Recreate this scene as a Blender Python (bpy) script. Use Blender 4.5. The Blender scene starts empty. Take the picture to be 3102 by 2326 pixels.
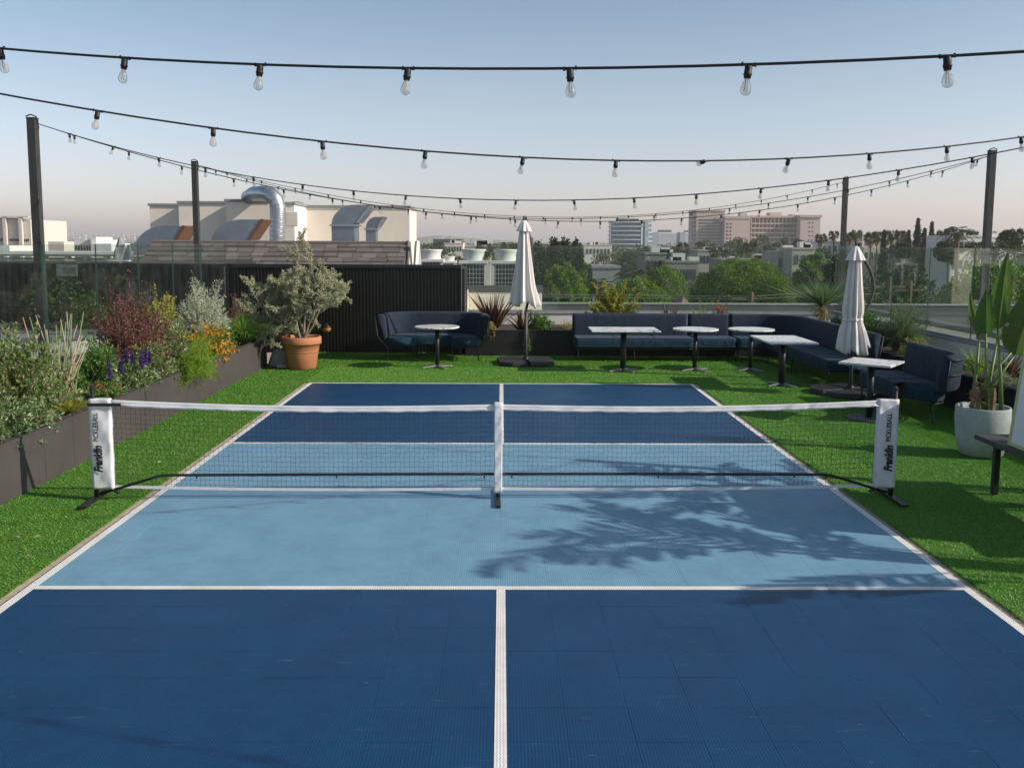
import bpy, math, random
import numpy as np
from mathutils import Vector, Matrix, Quaternion
PI = math.pi
S = bpy.context.scene
COL = S.collection

# ------------------------------------------------------------------ camera, sky, sun, exposure
CAM = Vector((-.0029, -7.8124, 2.2122)); PITCH, YAW, ROLL, FOC = .1089, -.0116, .0052, 2758.77
cd = bpy.data.cameras.new('camera'); cam = bpy.data.objects.new('camera', cd); COL.objects.link(cam)
cam.matrix_world = Matrix.Translation(CAM) @ Matrix.Rotation(YAW, 4, 'Z') @ Matrix.Rotation(PI/2-PITCH, 4, 'X') @ Matrix.Rotation(ROLL, 4, 'Z')
cd.sensor_width = 36; cd.lens = FOC/3102*36; cd.shift_y = -123.9/3102; cd.clip_start = .1; cd.clip_end = 20000
S.camera = cam
TOSUN = Vector((.838, -.228, .495)).normalized()
W = bpy.data.worlds.new('World'); S.world = W; W.use_nodes = True
nt = W.node_tree; bg = nt.nodes['Background']
sky = nt.nodes.new('ShaderNodeTexSky'); sky.sky_type = 'NISHITA'; sky.sun_disc = False
sky.sun_elevation = math.asin(TOSUN.z); sky.sun_rotation = math.atan2(TOSUN.x, TOSUN.y)
sky.air_density = 1.0; sky.dust_density = 1.0; sky.ozone_density = 1.0; sky.altitude = 50
hs = nt.nodes.new('ShaderNodeHueSaturation'); hs.inputs['Saturation'].default_value = .85; nt.links.new(sky.outputs[0], hs.inputs['Color'])
# marine haze: the sky whitens evenly all round towards the horizon
wc = nt.nodes.new('ShaderNodeTexCoord'); wz = nt.nodes.new('ShaderNodeSeparateXYZ'); nt.links.new(wc.outputs['Generated'], wz.inputs[0])
wr = nt.nodes.new('ShaderNodeValToRGB'); e = wr.color_ramp.elements; e[0].position = .04; e[0].color = (.97, .885, 1.0, 1); e[1].position = .6; e[1].color = (.58, .68, .69, 1)
for p_, c_ in ((.14, (.87, .85, .875, 1)), (.245, (.69, .755, .765, 1))): q = e.new(p_); q.color = c_
nt.links.new(wz.outputs[2], wr.inputs[0])
mu = nt.nodes.new('ShaderNodeMix'); mu.data_type = 'RGBA'; mu.blend_type = 'MULTIPLY'; mu.inputs[0].default_value = 1; nt.links.new(hs.outputs[0], mu.inputs[6]); nt.links.new(wr.outputs[0], mu.inputs[7])
nt.links.new(mu.outputs[2], bg.inputs[0]); bg.inputs[1].default_value = .15
sd = bpy.data.lights.new('sun', 'SUN'); sun = bpy.data.objects.new('sun', sd); COL.objects.link(sun)
sd.energy = 4.6; sd.angle = math.radians(.55); sd.color = (1, .91, .80)
sun.rotation_mode = 'QUATERNION'; sun.rotation_quaternion = TOSUN.to_track_quat('Z', 'Y'); sun.location = (30, -10, 20)
vs = S.view_settings; vs.view_transform = 'Standard'; vs.look = 'None'; vs.exposure = 0.2; vs.gamma = 1.0; vs.use_curve_mapping = False
S.render.engine = 'CYCLES'; cy = S.cycles; cy.use_denoising = True; cy.max_bounces = 7; cy.transparent_max_bounces = 24
cy.diffuse_bounces = 3; cy.glossy_bounces = 3; cy.transmission_bounces = 4; cy.caustics_reflective = False; cy.caustics_refractive = False
cy.sample_clamp_indirect = 6; S.render.use_persistent_data = False

# ------------------------------------------------------------------ helpers
HAZE = 2.8e-4
RNG = np.random.default_rng(7)
def ray(x, y):
    k = 3102/2212; a = x*k-1551; b = y*k-1163+123.9
    c, s = math.cos(-ROLL), math.sin(-ROLL); a, b = c*a-s*b, s*a+c*b
    v = Vector((a/FOC, 1, -b/FOC)); c, s = math.cos(PITCH), math.sin(PITCH)
    yy = c*v.y+s*v.z; zz = -s*v.y+c*v.z; c, s = math.cos(YAW), math.sin(YAW)
    return Vector((c*v.x-s*yy, s*v.x+c*yy, zz))
def at(x, y, d):
    """point seen at (x, y) of the 2212-pixel-wide photograph, d metres ahead of the camera"""
    r = ray(x, y); return CAM + r*(d/r.y)
ORG = {}
def nrm(a): return a/np.maximum(np.linalg.norm(a, axis=-1, keepdims=True), 1e-9)
class MB:
    def __init__(s): s.v = []; s.f = []; s.n = 0; s.a = []; s.hasa = False
    def add(s, v, f, m=0, along=None):
        v = np.asarray(v, float).reshape(-1, 3); s.v.append(v)
        if isinstance(f, np.ndarray): s.f.append((f+s.n, m))
        else:
            for k in (3, 4):
                q = [x for x in f if len(x) == k]
                if q: s.f.append((np.array(q)+s.n, m))
            for x in f:
                if len(x) > 4: s.f.append((np.array([x])+s.n, m))
        s.a.append(np.zeros(len(v)) if along is None else np.asarray(along, float)); s.hasa |= along is not None
        s.n += len(v); return s
    def box(s, lo, hi, m=0, M=None):
        x0, y0, z0 = lo; x1, y1, z1 = hi
        v = np.array([(x0,y0,z0),(x1,y0,z0),(x1,y1,z0),(x0,y1,z0),(x0,y0,z1),(x1,y0,z1),(x1,y1,z1),(x0,y1,z1)], float)
        if M is not None: v = v@np.array(M.to_3x3()).T + np.array(M.translation)
        return s.add(v, np.array([(0,3,2,1),(4,5,6,7),(0,1,5,4),(1,2,6,5),(2,3,7,6),(3,0,4,7)]), m)
    def cbox(s, c, size, m=0, M=None):
        h = [q/2 for q in size]; return s.box([c[i]-h[i] for i in range(3)], [c[i]+h[i] for i in range(3)], m, M)
    def tube(s, P, r, n=8, m=0, cap=True):
        P = np.asarray(P, float); k = len(P); r = np.broadcast_to(np.asarray(r, float), (k,))
        T = nrm(np.gradient(P, axis=0)); u = np.array([0, 0, 1.]) if abs(T[0, 2]) < .9 else np.array([1., 0, 0])
        V = []; a = np.arange(n)*2*PI/n
        for i in range(k):
            u = u-T[i]*np.dot(u, T[i]); u = u/max(np.linalg.norm(u), 1e-9); w = np.cross(T[i], u)
            V.append(P[i]+r[i]*(np.cos(a)[:, None]*u+np.sin(a)[:, None]*w))
        i = np.arange(k-1)[:, None]*n; j = np.arange(n)[None]; j2 = (j+1) % n
        F = np.stack([i+j, i+j2, i+n+j2, i+n+j], -1).reshape(-1, 4); s.add(np.concatenate(V), F, m)
        if cap:
            b = s.n-k*n; s.f.append((np.array([list(range(b+n-1, b-1, -1))]), m)); s.f.append((np.array([list(range(s.n-n, s.n))]), m))
        return s
    def lathe(s, prof, n=24, c=(0, 0, 0), m=0, mod=None, cap=True):
        a = np.arange(n)*2*PI/n; V = []
        for i, (r, z) in enumerate(prof):
            rr = np.full(n, r) if mod is None else r*mod(a, i/(len(prof)-1), z)
            V.append(np.stack([c[0]+rr*np.cos(a), c[1]+rr*np.sin(a), np.full(n, c[2]+z)], -1))
        k = len(prof); i = np.arange(k-1)[:, None]*n; j = np.arange(n)[None]; j2 = (j+1) % n
        s.add(np.concatenate(V), np.stack([i+j, i+j2, i+n+j2, i+n+j], -1).reshape(-1, 4), m)
        if cap:
            b = s.n-k*n; s.f.append((np.array([list(range(b+n-1, b-1, -1))]), m)); s.f.append((np.array([list(range(s.n-n, s.n))]), m))
        return s
    def sweep(s, path, prof, m=0, closed=False):
        P = np.asarray(path, float); T = nrm(np.gradient(P, axis=0)); N = np.stack([T[:, 1], -T[:, 0]], -1)
        L = np.concatenate([[0], np.cumsum(np.linalg.norm(np.diff(P, axis=0), axis=1))]); n = len(prof); k = len(P); V = []; A = []
        for i in range(k):
            for o, z in prof: V.append((P[i, 0]+N[i, 0]*o, P[i, 1]+N[i, 1]*o, z)); A.append(L[i])
        i = np.arange(k-1)[:, None]*n; j = np.arange(n)[None]; j2 = (j+1) % n
        s.add(V, np.stack([i+j, i+n+j, i+n+j2, i+j2], -1).reshape(-1, 4), m, A); b = s.n-k*n
        s.f.append((np.array([list(range(b, b+n))]), m)); s.f.append((np.array([list(range(s.n-1, s.n-n-1, -1))]), m)); return s
    def leaves(s, pos, d, L, Wd, m=0, fold=.15, rng=RNG, flat=None):
        pos = np.asarray(pos, float); d = nrm(np.asarray(d, float)); n = len(pos)
        if n == 0: return s
        ref = rng.normal(size=(n, 3)) if flat is None else np.tile(np.asarray(flat, float), (n, 1))+rng.normal(size=(n, 3))*.35
        sd_ = nrm(np.cross(d, ref)); up = np.cross(sd_, d)
        L = np.broadcast_to(L, (n,))[:, None]; Wd = np.broadcast_to(Wd, (n,))[:, None]
        mid = pos+d*L*.45
        V = np.stack([pos, mid+sd_*Wd/2+up*Wd*fold, pos+d*L-up*L*.08, mid-sd_*Wd/2+up*Wd*fold], 1).reshape(-1, 3)
        return s.add(V, np.arange(n*4).reshape(-1, 4), m)
    def ribbons(s, P, Wd, m=0):
        """P: (n blades, k points, 3); Wd: (n, k) widths"""
        P = np.asarray(P, float); n, k, _ = P.shape
        T = nrm(np.gradient(P, axis=1)); ref = np.array([0, 0, 1.])+RNG.normal(size=(n, 1, 3))*.4
        sdv = nrm(np.cross(T, np.broadcast_to(ref, P.shape))); Wd = np.broadcast_to(Wd, (n, k))[..., None]
        V = np.stack([P-sdv*Wd/2, P+sdv*Wd/2], 2).reshape(n, k*2, 3)
        i = np.arange(k-1)*2; F = np.stack([i, i+1, i+3, i+2], -1)
        return s.add(V.reshape(-1, 3), (np.arange(n)[:, None, None]*k*2+F[None]).reshape(-1, 4), m)
    def build(s, name, mats, parent=None, smooth=False, kind=None, bevel=0):
        me = bpy.data.meshes.new(name); v = np.concatenate(s.v)
        if parent is not None: v = v-np.array(ORG.get(parent.name, (0, 0, 0)))
        me.vertices.add(len(v)); me.vertices.foreach_set('co', v.astype(np.float32).ravel())
        li = np.concatenate([f.ravel() for f, m in s.f]); tot = np.concatenate([np.full(len(f), f.shape[1]) for f, m in s.f])
        me.loops.add(len(li)); me.loops.foreach_set('vertex_index', li.astype(np.int32)); me.polygons.add(len(tot))
        st = np.concatenate([[0], np.cumsum(tot)[:-1]]); me.polygons.foreach_set('loop_start', st.astype(np.int32)); me.polygons.foreach_set('loop_total', tot.astype(np.int32))
        me.polygons.foreach_set('material_index', np.concatenate([np.full(len(f), m) for f, m in s.f]).astype(np.int32))
        me.polygons.foreach_set('use_smooth', np.full(len(tot), smooth))
        if s.hasa:
            at_ = me.attributes.new('along', 'FLOAT', 'POINT'); at_.data.foreach_set('value', np.concatenate(s.a).astype(np.float32))
        me.update(calc_edges=True)
        for q in (mats if isinstance(mats, (list, tuple)) else [mats]): me.materials.append(q)
        o = bpy.data.objects.new(name, me); COL.objects.link(o)
        if parent is not None: o.parent = parent; ORG[o.name] = ORG.get(parent.name, (0, 0, 0))
        if kind: o['kind'] = kind
        if bevel:
            b = o.modifiers.new('bevel', 'BEVEL'); b.width = bevel; b.segments = 2; b.limit_method = 'ANGLE'
        return o
def tag(o, label=None, cat=None, group=None, kind=None):
    for k, v in (('label', label), ('category', cat), ('group', group), ('kind', kind)):
        if v: o[k] = v
    return o
def thing(name, label, cat, loc=(0, 0, 0), group=None):
    o = bpy.data.objects.new(name, None); COL.objects.link(o); o.location = loc; o.empty_display_size = .2
    ORG[o.name] = tuple(loc); return tag(o, label, cat, group)
def struct(mb, name, mats, **k):
    o = mb.build(name, mats, **k); o['kind'] = 'structure'; return o
def copy_tree(o, parent=None):
    c = o.copy(); COL.objects.link(c); c.parent = parent
    for ch in list(o.children): copy_tree(ch, c)
    return c
def arc(cx, cy_, r, a0, a1, n=8):
    return [(cx+r*math.cos(a0+(a1-a0)*i/n), cy_+r*math.sin(a0+(a1-a0)*i/n)) for i in range(n+1)]
def dense(path, step=.06):
    P = [np.array(path[0])]
    for a, b in zip(path[:-1], path[1:]):
        a = np.array(a); b = np.array(b); n = max(1, int(np.linalg.norm(b-a)/step))
        P += [a+(b-a)*(i+1)/n for i in range(n)]
    return np.array(P)

# ------------------------------------------------------------------ materials
def new_mat(name):
    m = bpy.data.materials.new(name); m.use_nodes = True; t = m.node_tree; return m, t, t.nodes['Principled BSDF']
def nd(t, ty, **k):
    n = t.nodes.new(ty)
    for a, b in k.items():
        if a.startswith('i_'): n.inputs[int(a[2:])].default_value = b
        else: setattr(n, a, b)
    return n
def mathn(t, op, a, b=None):
    n = t.nodes.new('ShaderNodeMath'); n.operation = op
    for i, v in enumerate((a, b)):
        if v is None: continue
        if isinstance(v, (int, float)): n.inputs[i].default_value = v
        else: t.links.new(v, n.inputs[i])
    return n.outputs[0]
def rgb(*c): return (c[0], c[1], c[2], 1)
def mixc(t, f, a, b, bt='MIX'):
    n = t.nodes.new('ShaderNodeMix'); n.data_type = 'RGBA'; n.blend_type = bt
    for i, v in ((0, f), (6, a), (7, b)):
        if isinstance(v, (int, float)): n.inputs[i].default_value = v
        elif isinstance(v, tuple): n.inputs[i].default_value = v
        else: t.links.new(v, n.inputs[i])
    return n.outputs[2]
def sc_(c, k): return rgb(*[min(1, q*k) for q in c[:3]])
def M(name, col, rough=.6, var=.18, scale=6., bump=0, bscale=80, metal=0, spec=.4, stain=0, pos=False, sheen=0):
    m, t, p = new_mat(name); tc = nd(t, 'ShaderNodeNewGeometry').outputs['Position'] if pos else nd(t, 'ShaderNodeTexCoord').outputs['Object']
    n = nd(t, 'ShaderNodeTexNoise'); n.inputs['Scale'].default_value = scale; n.inputs['Detail'].default_value = 6; n.inputs['Roughness'].default_value = .65
    t.links.new(tc, n.inputs['Vector'])
    c = mixc(t, n.outputs[0], sc_(col, 1-var*1.6), sc_(col, 1+var*1.6))
    if stain:
        n2 = nd(t, 'ShaderNodeTexNoise'); n2.inputs['Scale'].default_value = scale*.35; n2.inputs['Detail'].default_value = 8; t.links.new(tc, n2.inputs['Vector'])
        r = nd(t, 'ShaderNodeMapRange', i_1=.45, i_2=.75, i_3=0., i_4=stain); t.links.new(n2.outputs[0], r.inputs[0])
        c = mixc(t, r.outputs[0], c, sc_(col, .45))
    t.links.new(c, p.inputs['Base Color']); p.inputs['Roughness'].default_value = rough; p.inputs['Metallic'].default_value = metal
    p.inputs['Specular IOR Level'].default_value = spec
    if sheen: p.inputs['Sheen Weight'].default_value = sheen
    rr = nd(t, 'ShaderNodeMapRange', i_1=.3, i_2=.7, i_3=max(.05, rough-.1), i_4=min(1, rough+.1)); t.links.new(n.outputs[0], rr.inputs[0]); t.links.new(rr.outputs[0], p.inputs['Roughness'])
    if bump:
        n3 = nd(t, 'ShaderNodeTexNoise'); n3.inputs['Scale'].default_value = bscale; n3.inputs['Detail'].default_value = 4; t.links.new(tc, n3.inputs['Vector'])
        b = nd(t, 'ShaderNodeBump'); b.inputs['Strength'].default_value = bump; b.inputs['Distance'].default_value = .01
        t.links.new(n3.outputs[0], b.inputs['Height']); t.links.new(b.outputs[0], p.inputs['Normal'])
    return m
def LEAF(name, *cols, rough=.5, trans=.35, spec=.35, patch=None):
    m, t, p = new_mat(name); g = nd(t, 'ShaderNodeNewGeometry'); r = nd(t, 'ShaderNodeValToRGB'); cr = r.color_ramp
    cr.elements[0].position = 0; cr.elements[0].color = rgb(*cols[0]); cr.elements[1].position = 1; cr.elements[1].color = rgb(*cols[-1])
    for i, c in enumerate(cols[1:-1]): e = cr.elements.new((i+1)/(len(cols)-1)); e.color = rgb(*c)
    t.links.new(g.outputs['Random Per Island'], r.inputs[0]); RC = r.outputs[0]
    if patch:
        pn = nd(t, 'ShaderNodeTexNoise'); pn.inputs['Scale'].default_value = patch[1]; pn.inputs['Detail'].default_value = 6; t.links.new(g.outputs['Position'], pn.inputs['Vector'])
        pr_ = nd(t, 'ShaderNodeMapRange', i_1=.42, i_2=.68, i_3=0., i_4=patch[2]); t.links.new(pn.outputs[0], pr_.inputs[0]); RC = mixc(t, pr_.outputs[0], RC, rgb(*patch[0]))
    t.links.new(RC, p.inputs['Base Color'])
    p.inputs['Roughness'].default_value = rough; p.inputs['Specular IOR Level'].default_value = spec
    tr = nd(t, 'ShaderNodeBsdfTranslucent'); t.links.new(mixc(t, .5, RC, mixc(t, 1., RC, rgb(1.3, 1.5, .6), 'MULTIPLY')), tr.inputs[0])
    mx = nd(t, 'ShaderNodeMixShader'); mx.inputs[0].default_value = trans
    t.links.new(p.outputs[0], mx.inputs[1]); t.links.new(tr.outputs[0], mx.inputs[2]); t.links.new(mx.outputs[0], t.nodes['Material Output'].inputs[0]); return m
def GLASS(name, tint, spec_mul=1.0, smudge=.05):
    m, t, p = new_mat(name); t.nodes.remove(p)
    tr = nd(t, 'ShaderNodeBsdfTransparent'); tr.inputs[0].default_value = rgb(*tint); gl = nd(t, 'ShaderNodeBsdfGlossy'); gl.inputs['Roughness'].default_value = .02
    lw = nd(t, 'ShaderNodeLayerWeight'); lw.inputs[0].default_value = .5
    fr = mathn(t, 'ADD', mathn(t, 'MULTIPLY', mathn(t, 'POWER', lw.outputs['Facing'], 5), .9), .04)
    mx = nd(t, 'ShaderNodeMixShader'); t.links.new(mathn(t, 'MULTIPLY', fr, spec_mul), mx.inputs[0]); t.links.new(tr.outputs[0], mx.inputs[1]); t.links.new(gl.outputs[0], mx.inputs[2])
    out = mx.outputs[0]
    if smudge:
        df = nd(t, 'ShaderNodeBsdfDiffuse'); df.inputs[0].default_value = rgb(.55, .6, .57); m2 = nd(t, 'ShaderNodeMixShader')
        n = nd(t, 'ShaderNodeTexNoise'); n.inputs['Scale'].default_value = 2.5; n.inputs['Detail'].default_value = 8; t.links.new(nd(t, 'ShaderNodeTexCoord').outputs['Object'], n.inputs['Vector'])
        r = nd(t, 'ShaderNodeMapRange', i_1=.4, i_2=.8, i_3=smudge*.3, i_4=smudge*1.6); t.links.new(n.outputs[0], r.inputs[0])
        t.links.new(r.outputs[0], m2.inputs[0]); t.links.new(out, m2.inputs[1]); t.links.new(df.outputs[0], m2.inputs[2]); out = m2.outputs[0]
    t.links.new(out, t.nodes['Material Output'].inputs[0]); return m
def TILE(name, col, rough=.38):
    m, t, p = new_mat(name); o = nd(t, 'ShaderNodeTexCoord').outputs['Object']; sx = nd(t, 'ShaderNodeSeparateXYZ'); t.links.new(o, sx.inputs[0])
    k = 2*PI/(.3048/20)
    w = mathn(t, 'SINE', mathn(t, 'ADD', mathn(t, 'MULTIPLY', sx.outputs[0], k), mathn(t, 'MULTIPLY', mathn(t, 'SINE', mathn(t, 'MULTIPLY', sx.outputs[1], k*.75)), 1.3)))
    h = mathn(t, 'ADD', mathn(t, 'MULTIPLY', w, .5), .5)
    ps = nd(t, 'ShaderNodeNewGeometry').outputs['Position']
    n = nd(t, 'ShaderNodeTexNoise'); n.inputs['Scale'].default_value = .9; n.inputs['Detail'].default_value = 7; t.links.new(ps, n.inputs['Vector'])
    oi = nd(t, 'ShaderNodeObjectInfo').outputs['Random']
    c = mixc(t, h, sc_(col, .72), sc_(col, 1.22)); c = mixc(t, mathn(t, 'MULTIPLY', n.outputs[0], .5), c, sc_([q*.9+.010 for q in col], 1.1))
    c = mixc(t, mathn(t, 'MULTIPLY', oi, .10), c, sc_(col, .6))
    n2 = nd(t, 'ShaderNodeTexNoise'); n2.inputs['Scale'].default_value = 14; n2.inputs['Detail'].default_value = 3; t.links.new(ps, n2.inputs['Vector'])
    sp = nd(t, 'ShaderNodeMapRange', i_1=.70, i_2=.80, i_3=0., i_4=.12); t.links.new(n2.outputs[0], sp.inputs[0]); c = mixc(t, sp.outputs[0], c, rgb(.5, .5, .48))
    n4 = nd(t, 'ShaderNodeTexNoise'); n4.inputs['Scale'].default_value = 2.6; n4.inputs['Detail'].default_value = 9; n4.inputs['Roughness'].default_value = .72; t.links.new(ps, n4.inputs['Vector'])
    r4 = nd(t, 'ShaderNodeMapRange', i_1=.38, i_2=.62, i_3=.89, i_4=1.09); t.links.new(n4.outputs[0], r4.inputs[0]); cb_ = nd(t, 'ShaderNodeCombineColor'); [t.links.new(r4.outputs[0], cb_.inputs[i]) for i in range(3)]
    c = mixc(t, 1., c, cb_.outputs[0], 'MULTIPLY')
    mp = nd(t, 'ShaderNodeMapping'); mp.inputs['Scale'].default_value = (3.0, 22., 1); mp.inputs['Rotation'].default_value = (0, 0, .5); t.links.new(ps, mp.inputs['Vector'])
    n5 = nd(t, 'ShaderNodeTexNoise'); n5.inputs['Scale'].default_value = 1.3; n5.inputs['Detail'].default_value = 5; n5.inputs['Distortion'].default_value = .6; t.links.new(mp.outputs[0], n5.inputs['Vector'])
    r5 = nd(t, 'ShaderNodeMapRange', i_1=.66, i_2=.80, i_3=0., i_4=.16); t.links.new(n5.outputs[0], r5.inputs[0]); c = mixc(t, r5.outputs[0], c, rgb(.42, .45, .48))
    t.links.new(c, p.inputs['Base Color']); p.inputs['Specular IOR Level'].default_value = .32
    rr = nd(t, 'ShaderNodeMapRange', i_1=.3, i_2=.7, i_3=rough-.06, i_4=rough+.1); t.links.new(n.outputs[0], rr.inputs[0]); t.links.new(rr.outputs[0], p.inputs['Roughness'])
    b = nd(t, 'ShaderNodeBump'); b.inputs['Strength'].default_value = .35; b.inputs['Distance'].default_value = .003; t.links.new(h, b.inputs['Height']); t.links.new(b.outputs[0], p.inputs['Normal'])
    return m
def FABRIC(name, col, rib=.022, depth=.5):
    m, t, p = new_mat(name); a = nd(t, 'ShaderNodeAttribute'); a.attribute_name = 'along'; o = nd(t, 'ShaderNodeTexCoord').outputs['Object']
    n = nd(t, 'ShaderNodeTexNoise'); n.inputs['Scale'].default_value = 3; n.inputs['Detail'].default_value = 5; t.links.new(o, n.inputs['Vector'])
    c = mixc(t, n.outputs[0], sc_(col, .7), sc_(col, 1.35)); p.inputs['Roughness'].default_value = .85; p.inputs['Sheen Weight'].default_value = .08; p.inputs['Specular IOR Level'].default_value = .2
    w = mathn(t, 'ABSOLUTE', mathn(t, 'SINE', mathn(t, 'MULTIPLY', a.outputs['Fac'], PI/rib)))
    if depth: c = mixc(t, w, sc_(col, .62), c)
    t.links.new(c, p.inputs['Base Color'])
    n3 = nd(t, 'ShaderNodeTexNoise'); n3.inputs['Scale'].default_value = 9; t.links.new(o, n3.inputs['Vector'])
    b = nd(t, 'ShaderNodeBump'); b.inputs['Strength'].default_value = .6; b.inputs['Distance'].default_value = .03; t.links.new(mathn(t, 'ADD', mathn(t, 'MULTIPLY', w, depth*.5), n3.outputs[0]), b.inputs['Height']); t.links.new(b.outputs[0], p.inputs['Normal'])
    return m
def MARBLE(name):
    m, t, p = new_mat(name); o = nd(t, 'ShaderNodeNewGeometry').outputs['Position']
    n = nd(t, 'ShaderNodeTexNoise'); n.inputs['Scale'].default_value = 3.2; n.inputs['Detail'].default_value = 7; n.inputs['Distortion'].default_value = 1.2; t.links.new(o, n.inputs['Vector'])
    v = mathn(t, 'ABSOLUTE', mathn(t, 'SUBTRACT', n.outputs[0], .5)); r = nd(t, 'ShaderNodeMapRange', i_1=0.004, i_2=.032, i_3=1., i_4=0.); t.links.new(v, r.inputs[0])
    n2 = nd(t, 'ShaderNodeTexNoise'); n2.inputs['Scale'].default_value = 2; t.links.new(o, n2.inputs['Vector'])
    c = mixc(t, n2.outputs[0], rgb(.62, .60, .58), rgb(.80, .78, .75)); c = mixc(t, mathn(t, 'MINIMUM', mathn(t, 'MULTIPLY', mathn(t, 'MULTIPLY', r.outputs[0], n2.outputs[0]), 1.15), 1.0), c, rgb(.06, .06, .07))
    t.links.new(c, p.inputs['Base Color']); p.inputs['Roughness'].default_value = .3; return m
m_dark = TILE('court_dark_blue', (.0022, .043, .118)); m_light = TILE('court_light_blue', (.160, .310, .425))
m_line = TILE('court_line_white', (.76, .72, .68), .5)
m_slab = M('sandy_concrete', (.42, .34, .26), .9, .3, 9, .5, 120)
m_turf = M('turf_backing', (.06, .16, .02), .95, .3, 30, pos=True)
m_blade = LEAF('turf_blade', (.10, .27, .03), (.12, .30, .034), (.14, .33, .04), (.18, .34, .06), trans=.28, rough=.45, patch=((.22, .33, .06), 1.3, .45))
m_black = M('black_metal', (.016, .016, .017), .45, .1, 20)
m_post = M('dark_steel_post', (.045, .045, .042), .5, .2, 12, stain=.3)
m_planter = M('charcoal_planter', (.060, .053, .048), .75, .12, 2.5, .15, 60, stain=.25)
m_pblack = M('black_planter', (.014, .014, .014), .6, .2, 3)
m_soil = M('soil', (.06, .042, .03), .95, .4, 25, .8, 60)
m_corr = M('black_corrugated', (.014, .0135, .012), .42, .2, 4)
m_white = M('white_stucco', (.72, .70, .66), .85, .08, 3, .2, 90, stain=.12)
m_cream = M('cream_stucco', (.80, .71, .60), .85, .08, 1.5, .2, 60, stain=.08)
m_coping = M('grey_coping', (.26, .27, .27), .6, .15, 5)
m_dgrey = M('dark_grey_metal', (.085, .09, .09), .6, .15, 4)
m_terra = M('terracotta', (.46, .185, .085), .8, .12, 5, .15, 80, stain=.18)
m_conc = M('pale_concrete', (.40, .41, .41), .8, .22, 5, .3, 50, stain=.55)
m_bark = M('olive_bark', (.24, .20, .16), .9, .3, 30, .6, 60)
m_stem = M('woody_stem', (.16, .11, .07), .9, .3, 30)
m_gstem = M('green_stem', (.16, .21, .10), .6, .3, 20)
m_canvas = M('taupe_canvas', (.70, .65, .625), .9, .06, 12, .15, 200, sheen=.2)
m_slabbase = M('black_stone_slab', (.035, .033, .032), .55, .25, 10, stain=.3)
m_navy = FABRIC('navy_ribbed_fabric', (.019, .032, .055)); m_seat = FABRIC('navy_seat_fabric', (.010, .036, .062), .5, 0)
m_marble = MARBLE('white_marble'); m_galv = M('galvanised_steel', (.46, .48, .51), .36, .2, 2.0, metal=.85, stain=.2)
m_vinyl = M('white_vinyl', (.66, .655, .68), .55, .05, 10, .35, 14); m_net = M('black_cord', (.012, .012, .012), .8, .1)
m_glass = GLASS('fence_glass', (.90, .95, .93), 1.3, .012); m_edge = M('glass_edge', (.04, .12, .11), .25, .2, 8)
m_bulb = GLASS('bulb_glass', (.93, .92, .92), 1.5, .22)
m_fil = M('filament', (.75, .38, .22), .5, .1)
m_socket = M('black_rubber', (.012, .013, .014), .5, .1)

# ------------------------------------------------------------------ ground, terrace, court, turf
FT = .3048; GZ = -11.0
g = MB(); gn = 40; gx = np.linspace(-6000, 6000, gn); gy = np.linspace(-3000, 6000, gn)
X, Y = np.meshgrid(gx, gy); i = np.arange(gn-1)[:, None]*gn; j = np.arange(gn-1)[None]
g.add(np.stack([X, Y, np.full_like(X, GZ)], -1), np.stack([i+j, i+j+1, i+gn+j+1, i+gn+j], -1).reshape(-1, 4))
m_city = M('city_ground', (.085, .09, .055), .95, .45, .02, pos=True, stain=.4)
struct(g, 'city_ground', m_city)
struct(MB().box((-6.2, -14, GZ), (8.2, 12.62, -.018)), 'terrace_slab', m_slab)
CW = 10*FT; CY0, CY1 = -14*FT-3*FT, 6.515
court = bpy.data.objects.new('sports_court', None); COL.objects.link(court); court['kind'] = 'structure'; ORG[court.name] = (0, 0, 0)
def tile_mesh(mat, ly):
    b = MB(); h = (FT-.0006)/2; c = .0006; y0, y1 = .0003, ly-.0003
    v = [(-h, y0, -.014), (h, y0, -.014), (h, y1, -.014), (-h, y1, -.014), (-h, y0, -c), (h, y0, -c), (h, y1, -c), (-h, y1, -c), (-h+c, y0+c, 0), (h-c, y0+c, 0), (h-c, y1-c, 0), (-h+c, y1-c, 0)]
    return b.add(v, np.array([(0,1,5,4),(1,2,6,5),(2,3,7,6),(3,0,4,7),(4,5,9,8),(5,6,10,9),(6,7,11,10),(7,4,8,11),(8,9,10,11)]))
rows = []; yb = CY0
while yb < CY1-.02: ly = min(FT, CY1-yb); rows.append((yb, ly)); yb += FT
protos = {}; rest = {m_dark.name: MB(), m_light.name: MB()}; cnt = 0
vis = [r for r in rows if r[0] > -4.6]
for ri, (yb, ly) in enumerate(vis):
    mt = m_light if abs(yb+ly/2) < 7*FT else m_dark
    for ci in range(20):
        x = (ci-9.5)*FT
        if ri < 15:
            key = mt.name
            if key not in protos: o = tile_mesh(mt, FT).build('tile', mt, court); protos[key] = o
            else: o = protos[key].copy(); COL.objects.link(o); o.parent = court
            o.location = (x, yb, random.Random(cnt).uniform(-.0006, .0006)); cnt += 1
        else:
            b = tile_mesh(mt, ly); rest[mt.name].add(b.v[0]+np.array((x, yb, 0)), b.f[0][0])
for nm, b in rest.items(): b.build('tile_field', bpy.data.materials[nm], court, kind='stuff')
nb = MB()
for (yb, ly) in rows:
    if yb <= -4.6: b = tile_mesh(m_dark, ly); [nb.add(b.v[0]+np.array(((ci-9.5)*FT, yb, 0)), b.f[0][0]) for ci in range(20)]
nb.build('tile_field', m_dark, court, kind='stuff')
LWD = .056; zl = .0022
def line(x0, y0, x1, y1): MB().box((x0, y0, .0004), (x1, y1, zl)).build('painted_line', m_line, court)
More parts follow.
